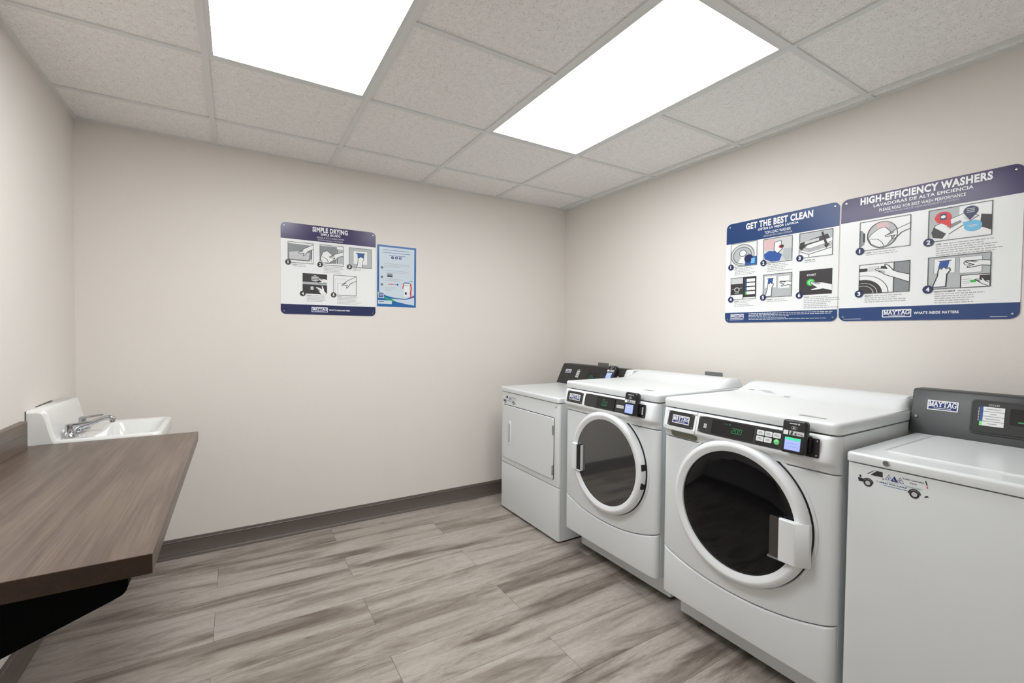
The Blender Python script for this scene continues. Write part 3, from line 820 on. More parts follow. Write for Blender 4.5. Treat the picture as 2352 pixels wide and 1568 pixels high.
y0, y1 = -0.255, -0.945
dt = thing('clothes_dryer', 'white dryer with square door and black control board, in the corner', 'dryer', (-0.43, -0.60, 0), GRP)
ZT = 0.887
mb = MB(); slab(mb, -0.742, -0.10, y1+0.002, y0-0.002, 0.012, 0.852, m_white, R=0.003); part('cabinet', mb, dt)
mb = MB(); slab(mb, -0.70, -0.12, y1+0.02, y0-0.02, 0.0, 0.0122, m_dark, R=0.003); part('base', mb, dt)
mb = MB(); slab(mb, -0.770, -0.10, y1-0.001, y0+0.001, 0.855, ZT, m_white, R=0.014, r=0.010, rb=0.002); dtop = part('top_panel', mb, dt)
mb = MB(); front_panel(mb, y0, y1, -0.744, -0.762, 0.0, 0.012, lambda s: 0.342, lambda s: 0.851, m_white, e=0.003); part('front_panel', mb, dt)
mb = MB(); front_panel(mb, y0, y1, -0.744, -0.762, 0.0, 0.012, lambda s: 0.014, lambda s: 0.338, m_white, e=0.004); part('lower_panel', mb, dt)
F1 = front(-0.762, 0, 0)
mb = MB(); slab(mb, 0.287, 0.899, 0.380, 0.7625, -0.001, 0.0012, m_dark, R=0.012, fr=F1); part('door_gap', mb, dt)
mb = MB(); slab(mb, 0.290, 0.895, 0.381, 0.7585, 0.0005, 0.008, m_white, R=0.010, r=0.004, fr=F1); dd = part('door', mb, dt)
mb = MB()
slab(mb, 0.372, 0.400, 0.488, 0.652, 0.006, 0.0135, m_whiteplastic, R=0.008, r=0.003, fr=F1); hd = part('door_handle', mb, dd)
mb = MB(); slab(mb, 0.3795, 0.3925, 0.505, 0.632, 0.0130, 0.0140, m_midgrey, R=0.003, fr=F1); part('finger_slot', mb, dd)
for hz in (0.685, 0.440):
    mb = MB(); slab(mb, 0.888, 0.897, hz-0.030, hz+0.030, 0.002, 0.0115, m_steel, R=0.003, r=0.002, fr=F1); part('hinge', mb, dd)
mb = MB(); lathe(mb, F1(0.913, 0.829, 0), (-1, 0, 0), [(0.005, 0), (0.005, 0.002), (0.001, 0.003)], m_steel, 12, cap1=True); part('screw', mb, dt)
van_decal(dt, F1(0.277, 0.765, 0.0005))
# control board
m_console1 = mat('dryer_console_black', (0.020, 0.020, 0.019, 1), 0.42)
prof = [(-0.243, ZT), (-0.172, 1.032), (-0.165, 1.036), (-0.10, 1.036), (-0.10, ZT)]
mb = MB(); console_prism(mb, -0.222, -0.900, prof, m_console1); cb = part('control_console', mb, dt, label='black slanted control board')
mb = MB(); console_prism(mb, -0.9005, -0.962, [(-0.238, ZT), (-0.168, 1.028), (-0.160, 1.034), (-0.06, 1.034), (-0.06, ZT)], m_whiteplastic); part('console_end_cap', mb, dt, label='white end cap')
VC = Vector((0.071, 0, 0.145)).normalized()
mb = MB(); c = Canvas(mb, (-0.243, 0, ZT), (0, -1, 0), VC, 0.0012)
maytag_plate(c, 0.283, 0.090, 0.352, 0.120, 1); part('name_plate', mb, cb)
mb = MB(); c = Canvas(mb, (-0.243, 0, ZT), (0, -1, 0), VC, 0.0012)
for k in range(4): c.rect(0.420, 0.062+0.0145*k, 0.455, 0.0735+0.0145*k, m_lightgrey, 1)
c.rect(0.428, 0.122, 0.448, 0.1265, m_lightgrey, 1); part('cycle_buttons', mb, cb)
mb = MB(); c = Canvas(mb, (-0.243, 0, ZT), (0, -1, 0), VC, 0.0012)
c.rect(0.545, 0.050, 0.640, 0.120, m_display, 0); c.rect(0.655, 0.040, 0.668, 0.122, m_black, 0)
seven(c, '2', 0.576, 0.062, 0.013, 0.028, m_leddim); seven(c, '0', 0.598, 0.062, 0.012, 0.022, m_leddim)
part('display', mb, cb)
card_reader(dt, Vector((-0.243, -0.778, ZT))+VC*0.062-Vector((0.004, 0, -0.002)), (0, -1, 0), VC, False)

# ------------------------------------------------------------------ top-loading washer, right edge
y0, y1 = -2.452, -3.137
wt = thing('washing_machine', 'white top-loading washer with black console, cut off by the right edge', 'washing machine', (-0.44, -2.795, 0), GRP)
ZT = 0.921; XF = -0.785
mb = MB(); slab(mb, XF+0.020, -0.10, y1+0.002, y0-0.002, 0.02, 0.888, m_white, R=0.003); part('cabinet', mb, wt)
for fx in (-0.72, -0.16):
    for fy in (y0-0.05, y1+0.05):
        mb = MB(); lathe(mb, (fx, fy, 0), (0, 0, 1), [(0.020, 0), (0.020, 0.010), (0.010, 0.014), (0.010, 0.024)], m_black, 16, cap0=True, cap1=True); part('foot', mb, wt)
mb = MB(); front_panel(mb, y0, y1, XF+0.018, XF, 0.0, 0.010, lambda s: 0.02, lambda s: 0.888, m_white, e=0.003); part('front_panel', mb, wt)
mb = MB(); slab(mb, XF-0.005, -0.10, y1-0.001, y0+0.001, 0.8915, ZT, m_white, R=0.012, r=0.009, rb=0.002); part('top_panel', mb, wt)
mb = MB()
slab(mb, -0.690, -0.262, -3.075, -2.518, ZT-0.002, ZT+0.0035, m_white, R=0.012, r=0.003)
part('lid', mb, wt)
mb = MB(); slab(mb, -0.665, -0.255, -2.517, -2.507, ZT-0.002, ZT+0.0006, m_grey, R=0.001); part('lid_gap_shade', mb, wt, label='grey strip standing for the shaded gap along the lid edge')  # flat grey strip paints the shade of the groove beside the lid
mb = MB(); lathe(mb, (XF-0.0048, -2.553, 0.9065), (-1, 0, 0), [(0.0085, 0), (0.0085, 0.002), (0.006, 0.004), (0.0055, 0.003), (0.001, 0.003)], m_chrome, 18, cap1=True); part('lid_lock', mb, wt, label='small round chrome lock')
van_decal(wt, (XF, -2.475, 0.818))
prof = [(-0.252, ZT), (-0.218, 1.078), (-0.210, 1.083), (-0.135, 1.083), (-0.10, 1.02), (-0.10, ZT)]
mb = MB(); console_prism(mb, -2.436, -3.125, prof, m_console); wc = part('control_console', mb, wt, label='charcoal upright control console')
VC = Vector((0.034, 0, 0.157)).normalized()
OC = Vector((-0.252, 0, ZT))
fr = lambda u, v, w_: OC+Vector((0, -1, 0))*u+VC*v+Vector((0, -1, 0)).cross(VC).normalized()*w_
mb = MB(); slab(mb, 2.598, 3.09, 0.028, 0.146, -0.001, 0.0035, m_console, R=0.012, r=0.0015, fr=fr); part('control_frame', mb, wc)
mb = MB(); slab(mb, 2.603, 3.085, 0.033, 0.141, 0.0032, 0.0045, m_black, R=0.010, fr=fr); slab(mb, 2.606, 3.082, 0.036, 0.138, 0.004, 0.0055, m_panel, R=0.008, fr=fr); part('control_panel', mb, wc)
mb = MB(); lathe(mb, fr(2.452, 0.062, 0.0), (-1, 0, 0.2), [(0.0055, 0), (0.005, 0.003), (0.001, 0.004)], m_chrome, 12, cap1=True); part('screw', mb, wc)
mb = MB(); c = Canvas(mb, OC, (0, -1, 0), VC, 0.0012); maytag_plate(c, 2.481, 0.092, 2.565, 0.128, 0); part('name_plate', mb, wc, label='white-edged navy MAYTAG plate')
mb = MB(); c = Canvas(mb, OC, (0, -1, 0), VC, 0.0060); c.text('CYCLES', 2.641, 0.1265, 2.667, 0.1325, m_lightgrey, 1, 0.02)
part('panel_lettering', mb, wc); mb = MB(); c = Canvas(mb, OC, (0, -1, 0), VC, 0.0060)
for k, w_ in enumerate((0.006, 0.011, 0.009, 0.012, 0.008)): c.rect(2.6175, 0.073+0.0095*k, 2.6195+0.0004*w_, 0.0805+0.0095*k, m_lightgrey, 1)
part('panel_lettering', mb, wc)
for k in range(4):
    mb = MB(); v0 = 0.058+0.0165*(3-k)
    slab(mb, 2.622, 2.680, v0, v0+0.0152, 0.005, 0.0070, m_signwhite, R=0.001, fr=fr)
    c = Canvas(mb, OC, (0, -1, 0), VC, 0.0072)
    c.rect(2.622, v0, 2.629, v0+0.0152, m_button if k == 3 else m_cardblue, 1)
    for u0_, u1_ in (((2.636, 2.672), (2.646, 2.662), (2.636, 2.670), (2.640, 2.664))[k],): c.rect(u0_, v0+0.006, u1_, v0+0.0090, m_texty, 1)
    part('cycle_button', mb, wc)
mb = MB(); slab(mb, 2.693, 2.80, 0.071, 0.124, 0.005, 0.0075, m_display, R=0.003, r=0.001, fr=fr)
c = Canvas(mb, OC, (0, -1, 0), VC, 0.0078); c.rect(2.712, 0.0785, 2.735, 0.083, m_led, 1); part('display', mb, wc, label='dark display window with a green light')

# ------------------------------------------------------------------ counter on the left wall
CT = 0.820
t = thing('countertop', 'brown wood-look laminate countertop on a black bracket, below left', 'countertop', (XL, -1.30, 0.50))
mb = MB(); box(mb, (XL, -1.9425, CT-0.040), (-2.5615, -0.650, CT), m_lam); 
part('worktop', mb, t)
mb = MB(); box(mb, (XL, -1.9450, CT-0.040), (-2.5615, -1.9427, CT-0.0003), m_lamedge); part('edge_band', mb, t, label='darker brown edge band')
mb = MB(); rings = []
for yy in (-1.9425, -0.697):
    rings.append([Vector((x, yy, z)) for x, z in ((XL, CT+0.0005), (XL+0.019, CT+0.0005), (XL+0.019, CT+0.102), (XL+0.016, CT+0.105), (XL, CT+0.105))])
loft(mb, rings, m_lam, smooth=False); part('backsplash', mb, t)
mb = MB()
pr = [(XL, CT-0.0405), (-2.605, CT-0.0405), (-2.605, 0.752), (-2.608, 0.742), (-2.614, 0.735), (-2.630, 0.7275), (XL, 0.540)]
loft(mb, [[Vector((x, yy, z)) for x, z in pr] for yy in (-1.915, -1.880)], m_bracket, smooth=False)
part('bracket', mb, t, label='black triangular support bracket')

# ------------------------------------------------------------------ wall-hung sink
t = thing('wall_sink', 'white porcelain wall-hung sink in the corner behind the countertop', 'sink', (XL, -0.43, 0.55))
ya, yb = -0.215, -0.646
mb = MB(); RI = 0.828
def ring_(x0, x1, yb_, ya_, R, z): return [Vector((u, v, z)) for u, v in rr(x0, x1, yb_, ya_, R, 6)]
rings = [ring_(-3.05, -2.90, -0.52, -0.34, 0.05, 0.62), ring_(-3.09, -2.78, -0.59, -0.27, 0.05, 0.68), ring_(-3.106, -2.715, yb+0.012, ya-0.012, 0.035, 0.74), ring_(XL+0.001, -2.698, yb, ya, 0.03, 0.775),
         ring_(XL+0.001, -2.695, yb, ya, 0.03, 0.820), ring_(XL+0.001, -2.698, yb+0.003, ya-0.003, 0.029, 0.828), ring_(XL+0.004, -2.704, yb+0.009, ya-0.009, 0.025, 0.832), ring_(XL+0.008, -2.716, yb+0.018, ya-0.018, 0.02, 0.831),
         ring_(-2.925, -2.722, yb+0.030, ya-0.030, 0.03, 0.829), ring_(-2.918, -2.730, yb+0.038, ya-0.038, 0.04, 0.815), ring_(-2.905, -2.745, yb+0.055, ya-0.055, 0.05, 0.740), ring_(-2.87, -2.78, yb+0.12, ya-0.12, 0.04, 0.705)]
loft(mb, rings, m_porc); part('basin', mb, t)
mb = MB()
prof = [(XL+0.001, 0.800), (-3.020, 0.800), (-3.020, 0.828), (-3.026, 0.840), (-3.033, 0.862), (-3.043, 0.910), (-3.050, 0.940), (-3.056, 0.950), (-3.066, 0.955), (XL+0.001, 0.955)]
def pinset(k): return [(x-(x-XL)*0.0*k - (0.010*k if x > -3.08 else 0), z-(0.010*k if z > 0.82 else 0)) for x, z in prof]
loft(mb, [[Vector((x, yy, z)) for x, z in pinset(k)] for yy, k in ((ya, 1.0), (ya-0.003, 0.5), (ya-0.010, 0.0), (yb+0.010, 0.0), (yb+0.003, 0.5), (yb, 1.0))], m_porc)
part('sink_backsplash', mb, t)
mb = MB(); tube(mb, [(XL+0.0012, yb-0.006, 0.955), (XL+0.0012, yb-0.008, 0.90), (XL+0.0012, yb-0.006, 0.84)], 0.0022, m_sealant, 6)
part('sealant_line', mb, t, label='dark cracked sealant line'); mb = MB()
tube(mb, [(XL+0.0012, yb+0.10, 0.957), (XL+0.0012, ya-0.14, 0.958)], 0.0018, m_sealant, 6)
part('sealant_line', mb, t, label='dark cracked sealant line')
# faucet
mb = MB(); fy = -0.49; dz = 0.831
slab(mb, -3.018, -2.975, fy-0.030, fy+0.030, dz, dz+0.012, m_chrome, R=0.020, r=0.005)
tube(mb, [(-2.997, fy, dz+0.008), (-2.992, fy, dz+0.018), (-2.978, fy, dz+0.026), (-2.950, fy, dz+0.036), (-2.922, fy, dz+0.050), (-2.903, fy, dz+0.057), (-2.890, fy, dz+0.057), (-2.879, fy, dz+0.050), (-2.877, fy, dz+0.044)],
     [0.015, 0.014, 0.012, 0.010, 0.009, 0.0085, 0.009, 0.009, 0.0085], m_chrome, 14)
lathe(mb, (-2.882, fy, dz+0.048), (0, 0, -1), [(0.009, 0), (0.010, 0.004), (0.010, 0.014), (0.006, 0.015)], m_chrome, 16, cap1=True)
fc = part('faucet', mb, t, label='chrome faucet with a long spout')
for hy in (-0.583, -0.397):
    mb = MB()
    lathe(mb, (-3.0, hy, dz-0.001), (0, 0, 1), [(0.027, 0), (0.027, 0.003), (0.022, 0.008), (0.016, 0.022), (0.013, 0.034), (0.014, 0.044), (0.013, 0.052), (0.005, 0.055)], m_chrome, 24, cap1=True)
    tube(mb, [(-3.004, hy, dz+0.048), (-2.985, hy, dz+0.050), (-2.950, hy, dz+0.054), (-2.930, hy, dz+0.056)], [0.006, 0.008, 0.009, 0.006], m_chrome, 10, sy=0.6)
    part('lever_handle', mb, fc)

# ------------------------------------------------------------------ signs
def sign_base(name, label, O, U, W_, H_, hdr, ftr, hm, fm, R=0.028):
    """returns thing, frame maker. Origin lower left of sign on the wall"""
    O = Vector(O); U = Vector(U); V = Vector((0, 0, 1))
    t = thing(name, label, 'sign', O+U*W_/2)
    fr = frame(O, U, V)
    mb = MB(); slab(mb, 0, W_, 0, H_, 0.0, 0.003, m_signwhite, R=R, fr=fr, n=8); panel = part('panel', mb, t)
    def cv(mb): return Canvas(mb, O, U, V, 0.0032)
    def corner_band(top, z, m_):
        o = rr(0, W_, 0, H_, R, 8)
        pts = [(u, v) for u, v in o if (v >= H_-R-1e-6 if top else v <= R+1e-6)]
        if top: pts = [p for p in pts]+[(0, z), (W_, z)]
        else:
            pts.sort(key=lambda p: (math.atan2(p[1]-H_, p[0]-W_/2)))
            pts = pts+[(W_, z), (0, z)]
        return pts
    mb = MB(); c = cv(mb); c.poly(corner_band(True, hdr, hm), hm, 0); part('header_band', mb, panel)
    mb = MB(); c = cv(mb); c.poly(corner_band(False, ftr, fm), fm, 0); part('footer_band', mb, panel)
    for su, sv in ((0.020, H_-0.020), (W_-0.020, H_-0.020), (0.018, 0.018), (W_-0.018, 0.018)):
        mb = MB(); lathe(mb, fr(su, sv, 0.003), fr(0, 0, 1)-fr(0, 0, 0), [(0.0045, 0), (0.004, 0.0015), (0.001, 0.002)], m_chrome, 12, cap1=True); part('screw', mb, panel)
    return t, panel, cv
def lettering(panel, cv, rows, name='lettering'):
    for nm, sel in ((name, [r_ for r_ in rows if r_[2] > 0.1]), ('slogan', [r_ for r_ in rows if r_[2] <= 0.1])):
        if not sel: continue
        mb = MB(); c = cv(mb)
        for txt, u0, v0, u1, v1, m_, b_ in sel: c.text(txt, u0, v0, u1, v1, m_, 2, b_)
        part(nm, mb, panel)
def picture(panel, cv, box_, draw, bg=None, frame_=True):
    mb = MB(); c = cv(mb); u0, v0, u1, v1 = box_
    c.rect(u0, v0, u1, v1, bg or m_signwhite, 1)
    s = c.sub(u0, v0, u1, v1, 2); draw(s)
    if frame_: c.outline([(u0, v0), (u1, v0), (u1, v1), (u0, v1)], 0.0019, m_ink, 12)
    part('picture', mb, panel)
def badge(panel, cv, u, v, d, r=0.0165, m_=None):
    mb = MB(); c = cv(mb); c.disc(u, v, r, m_ or m_navy, 13); c.text(str(d), u-r*0.36 if d != 1 else u-r*0.20, v-r*0.55, u+r*0.36 if d != 1 else u+r*0.10, v+r*0.55, m_signwhite, 14, 0.04)
    part('number_badge', mb, panel)
def captions(panel, cv, lst):
    for u, v, word, rows, wmax in lst:
        mb = MB(); caption(cv(mb), u, v, word, rows, wmax); part('caption', mb, panel)

# -- picture motifs (unit squares)
def d_drumclean(c):
    c.rect(0, 0, 1, 1, m_signwhite, 0); c.poly([(0, .12), (.85, .12), (.95, .3), (.95, .75), (.85, .9), (0, .93)], m_midgrey, 1)
    c.poly([(.06, .18), (.80, .16), (.85, .52), (.45, .58), (.05, .50)], m_lightgrey, 2)
    for i in range(11):
        for j in range(5): c.disc(.10+i*.065+(j % 2)*.03, .22+j*.065, .012, m_midgrey, 3, 6)
    c.line([(.93, .1), (.93, .75)], .02, m_ink, 3); hand(c, .40, .50, 22, .62, 5)
    c.line([(0, .12), (.85, .12)], .02, m_ink, 2)
def d_load(c):
    c.poly([(0, .2), (.25, .06), (.7, .1), (.72, .95), (0, .95)], m_midgrey, 1); c.rect(.72, .1, 1, .85, m_grey, 1); c.rect(.72, .1, .745, .85, m_ink, 2)
    c.poly([(.02, .3), (.12, .62), (.3, .72), (.5, .55), (.62, .3), (.4, .12), (.1, .1)], m_signwhite, 3); c.outline([(.02, .3), (.12, .62), (.3, .72), (.5, .55), (.62, .3), (.4, .12), (.1, .1)], .02, m_ink, 4)
    c.line([(.1, .4), (.3, .3), (.35, .15)], .02, m_ink, 4); hand(c, .40, .42, 12, .62, 6)
def d_card(c):
    c.rect(0, 0, 1, 1, m_grey, 0); c.rect(.18, .16, .82, .86, m_signwhite, 1); c.outline([(.18, .16), (.82, .16), (.82, .86), (.18, .86)], .015, m_midgrey, 2)
    c.rect(.30, .72, .72, .76, m_ink, 3); c.poly([(.36, .74), (.68, .74), (.66, .46), (.38, .46)], m_cardblue, 3)
    up_hand(c, .52, .52, .8)
def up_hand(c, x, y, s):
    pts = [(x-.16*s, y-.12*s), (x-.13*s, y+.02*s), (x-.06*s, y-.02*s), (x-.03*s, y+.08*s), (x+.03*s, y+.06*s), (x+.06*s, y-.02*s), (x+.14*s, y+.03*s), (x+.17*s, y-.10*s), (x+.08*s, y-.28*s), (x+.06*s, y-.9*s), (x-.30*s, y-.9*s), (x-.17*s, y-.35*s)]
    c.poly(pts, m_signwhite, 5); c.outline(pts, .02, m_ink, 6)
def d_select_dark(c):
    c.rect(0, 0, 1, 1, m_blacktile, 0); c.rect(0, .46, 1, .58, m_grey, 1)
    c.poly([(.36, .66), (.36, .86), (.50, .93), (.66, .86), (.68, .68), (.52, .62)], m_lightgrey, 2)
    for k in range(3): c.rect(.38, .70+k*.07, .66, .725+k*.07, m_blacktile, 3)
    hand(c, .62, .80, -28, .6, 5); c.rect(.32, .20, .44, .36, m_lightgrey, 2); hand(c, .52, .34, -36, .7, 5, flip=-1)
def d_door_hand(c):
    c.line([(.18, 0), (.18, .6), (.95, .6)], .014, m_grey, 1); c.line([(.08, 0), (.08, .8), (.95, .8)], .010, m_lightgrey, 1); c.line([(.34, 0), (.34, .5)], .008, m_lightgrey, 1); hand(c, .36, .52, 22, .62, 5)
def d_tub(c):
    c.disc(.45, .48, .47, m_lightgrey, 1); c.ring(.45, .48, .44, .02, m_ink, 2); c.disc(.45, .46, .35, m_grey, 2); c.ring(.45, .46, .35, .02, m_ink, 3); c.disc(.47, .55, .13, m_signwhite, 4); c.ring(.47, .55, .13, .02, m_ink, 5)
    c.poly([(.3, .15), (.42, .45), (.6, .35), (.58, .1)], m_signwhite, 4); c.rect(.56, .02, 1, .36, m_cardblue, 6); c.disc(.70, .30, .17, m_navy, 7); c.poly([(.78, .08), (.93, .08), (.93, .3), (.8, .3)], m_sky, 8)
def d_clothes(c):
    c.rect(0, 0, 1, 1, m_lightgrey, 0); c.rect(.02, .55, .42, .96, m_pink, 1); c.poly([(.05, .18), (.02, .38), (.2, .5), (.5, .44), (.66, .28), (.58, .05), (.3, .04)], m_cardblue, 2)
    c.poly([(.38, .5), (.40, .82), (.62, .86), (.66, .5), (.5, .36)], m_signwhite, 3); c.outline([(.38, .5), (.40, .82), (.62, .86), (.66, .5), (.5, .36)], .02, m_ink, 4); c.disc(.62, .62, .07, m_red, 5); c.disc(.66, .62, .06, m_ink, 6)
    c.poly([(.68, .2), (.72, .52), (1, .5), (1, .1), (.82, .02)], m_grey, 3)
def d_lid(c):
    c.rect(0, .66, 1, 1, m_grey, 0); c.poly([(0, .42), (.02, .62), (.85, .84), (.92, .66), (.25, .5), (.05, .30)], m_blacktile, 2); c.poly([(.15, .54), (.18, .66), (.6, .73), (.6, .62)], m_lightgrey, 3); c.poly([(.66, .92), (.72, .95), (.86, .42), (.92, .46), (.82, .28), (.74, .44), (.79, .42)], m_ink, 5)
    for k in range(4): c.line([(.08, .32+.05*k), (.32, .22+.04*k), (1, .38+.05*k)], .014, m_ink, 3)
    c.line([(0, .28), (.3, .12), (1, .30)], .02, m_ink, 3); c.line([(.3, .12), (.3, 0)], .015, m_ink, 3)
def d_panels(c):
    c.rect(0, .55, .5, 1, m_lightgrey, 0); c.rect(0, .22, .48, .72, m_blacktile, 1); c.ring(.25, .45, .09, .035, m_lightgrey, 2); c.line([(.04, .48), (.16, .50)], .02, m_grey, 2); c.line([(.34, .50), (.46, .52)], .02, m_grey, 2); c.rect(.16, .28, .34, .32, m_grey, 2)
    c.rect(.5, .08, 1, 1, m_blacktile, 1); c.line([(.5, 0), (.5, 1)], .03, m_ink, 3)
    for k in range(4): c.rect(.64, .2+k*.19, .96, .34+k*.19, m_signwhite, 2)
    c.rect(.58, .2, .64, .34, m_green, 3)
    for k in range(1, 4): c.rect(.58, .2+k*.19, .64, .34+k*.19, m_cardblue, 3)
def d_cardcoin(c):
    c.rect(0, 0, 1, 1, m_grey, 0); c.rect(.06, .42, .46, .92, m_signwhite, 1); c.rect(.54, .36, .92, .88, m_signwhite, 1)
    c.rect(.14, .80, .38, .83, m_ink, 2); c.poly([(.18, .81), (.36, .81), (.33, .60), (.16, .60)], m_cardblue, 2)
    up_hand(c, .27, .60, .62); c.ring(.64, .62, .05, .015, m_ink, 4); hand(c, .62, .66, -25, .5, 5)
def d_start(c):
    c.rect(0, 0, 1, 1, m_blacktile, 0); c.disc(.36, .50, .13, m_green, 2, sy=1.1); c.disc(.36, .50, .09, m_button, 3, sy=1.1)
    c.text('START', .24, .76, .52, .84, m_signwhite, 2, .03)
    hand(c, .36, .52, -30, .8, 5)
def d_drum(c):
    c.poly([(0, .12), (.07, .18), (.1, .22), (.1, .60), (.05, .7), (0, .72)], m_midgrey, 1); c.rect(.07, .3, .11, .6, m_ink, 2)
    c.disc(.46, .48, .30, m_grey, 2, sy=1.48); c.poly([(.34, .88), (.56, .92), (.6, .7), (.36, .66)], m_pink, 3); c.ring(.46, .48, .30, .016, m_ink, 8, sy=1.48)
    P1 = [(.18, .42), (.26, .56), (.40, .70), (.52, .72), (.62, .55), (.66, .3), (.56, .10), (.4, .06), (.24, .2)]
    c.poly(P1, m_signwhite, 4); c.outline(P1, .014, m_ink, 5); c.line([(.22, .38), (.38, .34), (.46, .22), (.5, .1)], .014, m_ink, 5); hand(c, .52, .42, 18, .52, 6, wd=.018)
def d_dispenser(c):
    c.poly([(0, .1), (0, 1), (.5, 1), (.5, .6), (.14, .22)], m_grey, 0); c.poly([(.82, .3), (.84, .66), (1, .6), (1, .14)], m_blacktile, 1)
    c.poly([(.08, .40), (.12, .50), (.62, .78), (.80, .62), (.36, .20), (.3, .14)], m_signwhite, 2); c.outline([(.08, .40), (.12, .50), (.62, .78), (.80, .62), (.36, .20), (.3, .14)], .014, m_ink, 3)
    c.poly([(.05, .30), (.10, .44), (.30, .20), (.24, .06), (.08, .12)], m_blacktile, 4); c.poly([(.24, .06), (.30, .20), (.36, .17), (.31, .03)], m_signwhite, 5)
    c.poly([(.30, .44), (.52, .56), (.55, .5), (.36, .34)], m_midgrey, 4); c.poly([(.56, .62), (.68, .68), (.76, .6), (.64, .52)], m_lightgrey, 4)
    c.disc(.24, .72, .135, m_red, 6, sy=1.35); c.poly([(.14, .62), (.36, .66), (.38, .38)], m_red, 6); c.rect(.19, .64, .30, .84, m_navy, 7); c.disc(.245, .74, .04, m_signwhite, 8, sy=1.2)
    c.disc(.68, .80, .115, m_navy, 6, sy=1.25); c.poly([(.58, .72), (.78, .72), (.67, .52)], m_navy, 6)
    for k in range(3): c.rect(.62, .85-.05*k, .74, .872-.05*k, m_lightgrey, 7)
    c.disc(.72, .34, .14, m_sky, 6, sy=1.15); c.poly([(.58, .36), (.66, .50), (.56, .48)], m_sky, 6); c.rect(.64, .35, .80, .37, m_lightgrey, 7); c.rect(.66, .31, .78, .33, m_lightgrey, 7)
def d_select(c):
    c.rect(.70, 0, 1, 1, m_midgrey, 0); c.line([(.70, 0), (.70, 1)], .018, m_ink, 2)
    c.rect(0, .76, .17, .87, m_blacktile, 1); c.rect(.44, .78, .62, .9, m_blacktile, 1); c.outline([(.2, .76), (.4, .76), (.4, .90), (.2, .90)], .01, m_midgrey, 1)
    for k in range(3): c.line([(.22, .79+.035*k), (.38, .80+.035*k)], .008, m_midgrey, 1)
    c.disc(.08, 0, .52, m_signwhite, 1, sy=1.2); c.ring(.08, 0, .52, .014, m_ink, 2, sy=1.2); c.disc(.08, 0, .40, m_blacktile, 3, sy=1.2); c.ring(.08, 0, .30, .014, m_lightgrey, 4, sy=1.2); c.ring(.08, 0, .22, .014, m_lightgrey, 4, sy=1.2)
    hand(c, .33, .80, -22, .62, 6, flip=-1, wd=.018)
def d_pay(c):
    c.rect(0, 0, 1, 1, m_grey, 0); c.rect(.10, .48, .45, .94, m_signwhite, 1); c.outline([(.10, .48), (.45, .48), (.45, .94), (.10, .94)], .01, m_midgrey, 2); c.rect(.52, .44, .87, .92, m_signwhite, 1); c.outline([(.52, .44), (.87, .44), (.87, .92), (.52, .92)], .01, m_midgrey, 2)
    c.rect(.17, .855, .39, .875, m_ink, 3); c.poly([(.20, .86), (.36, .86), (.33, .64), (.17, .64)], m_cardblue, 3); up_hand(c, .27, .62, .62)
    c.ring(.64, .74, .05, .012, m_ink, 4, sy=1.4); hand(c, .62, .80, -24, .48, 5, wd=.018)
    c.rect(.55, 0, 1, .37, m_signwhite, 7); c.outline([(.55, 0), (1, 0), (1, .37), (.55, .37)], .018, m_ink, 9); c.rect(.84, .17, 1, .34, m_blacktile, 8); c.rect(.70, .14, .79, .22, m_green, 8)
    for k in range(3): c.line([(.58, .12+.06*k), (.70, .13+.06*k)], .010, m_midgrey, 8)
    hand(c, .77, .22, -30, .28, 9, flip=-1, wd=.014)

SW, SH = 0.572, 0.560
# SIMPLE DRYING
t, pn, cv = sign_base('wall_sign', 'white instruction sign reading SIMPLE DRYING under a navy header with purple reflection painted in, on the back wall', (-2.182, 0, 1.378), (1, 0, 0), SW, SH, 0.462, 0.061, m_navyreflect, m_navy)
lettering(pn, cv, [('SIMPLE DRYING', .179, .520, .392, .552, m_signwhite, .045), ('SIMPLE SECADO', .227, .501, .346, .516, m_signwhite, .03),
                   ('SINGLE & MULTI-LOAD DRYERS', .205, .483, .370, .4935, m_lightgrey, .01), ('SECADORAS SENCILLAS Y MULTICARGAS', .211, .468, .361, .478, m_lightgrey, .0),
                   ("WHAT'S INSIDE MATTERS", .276, .026, .405, .036, m_signwhite, .03)])
mb = MB(); maytag_plate(cv(mb), .174, .016, .269, .047, 1); part('name_plate', mb, pn)
for bx, f, fr_ in (((.040, .318, .184, .444), d_drumclean, 1), ((.222, .318, .364, .444), d_load, 1), ((.401, .318, .543, .444), d_card, 1), ((.122, .130, .265, .257), d_select_dark, 0), ((.304, .130, .446, .258), d_door_hand, 1)):
    picture(pn, cv, bx, f, frame_=bool(fr_))
for u, v, d in ((.041, .318, 1), (.223, .318, 2), (.402, .318, 3), (.123, .130, 4), (.304, .130, 5)): badge(pn, cv, u, v, d, m_=m_ink)
captions(pn, cv, [(.064, .310, 'CLEAN', 2, .10), (.245, .310, 'LOAD', 5, .12), (.424, .310, 'INSERT', 2, .06), (.146, .122, 'SELECT', 5, .12), (.327, .122, 'CLOSE', 6, .15)])
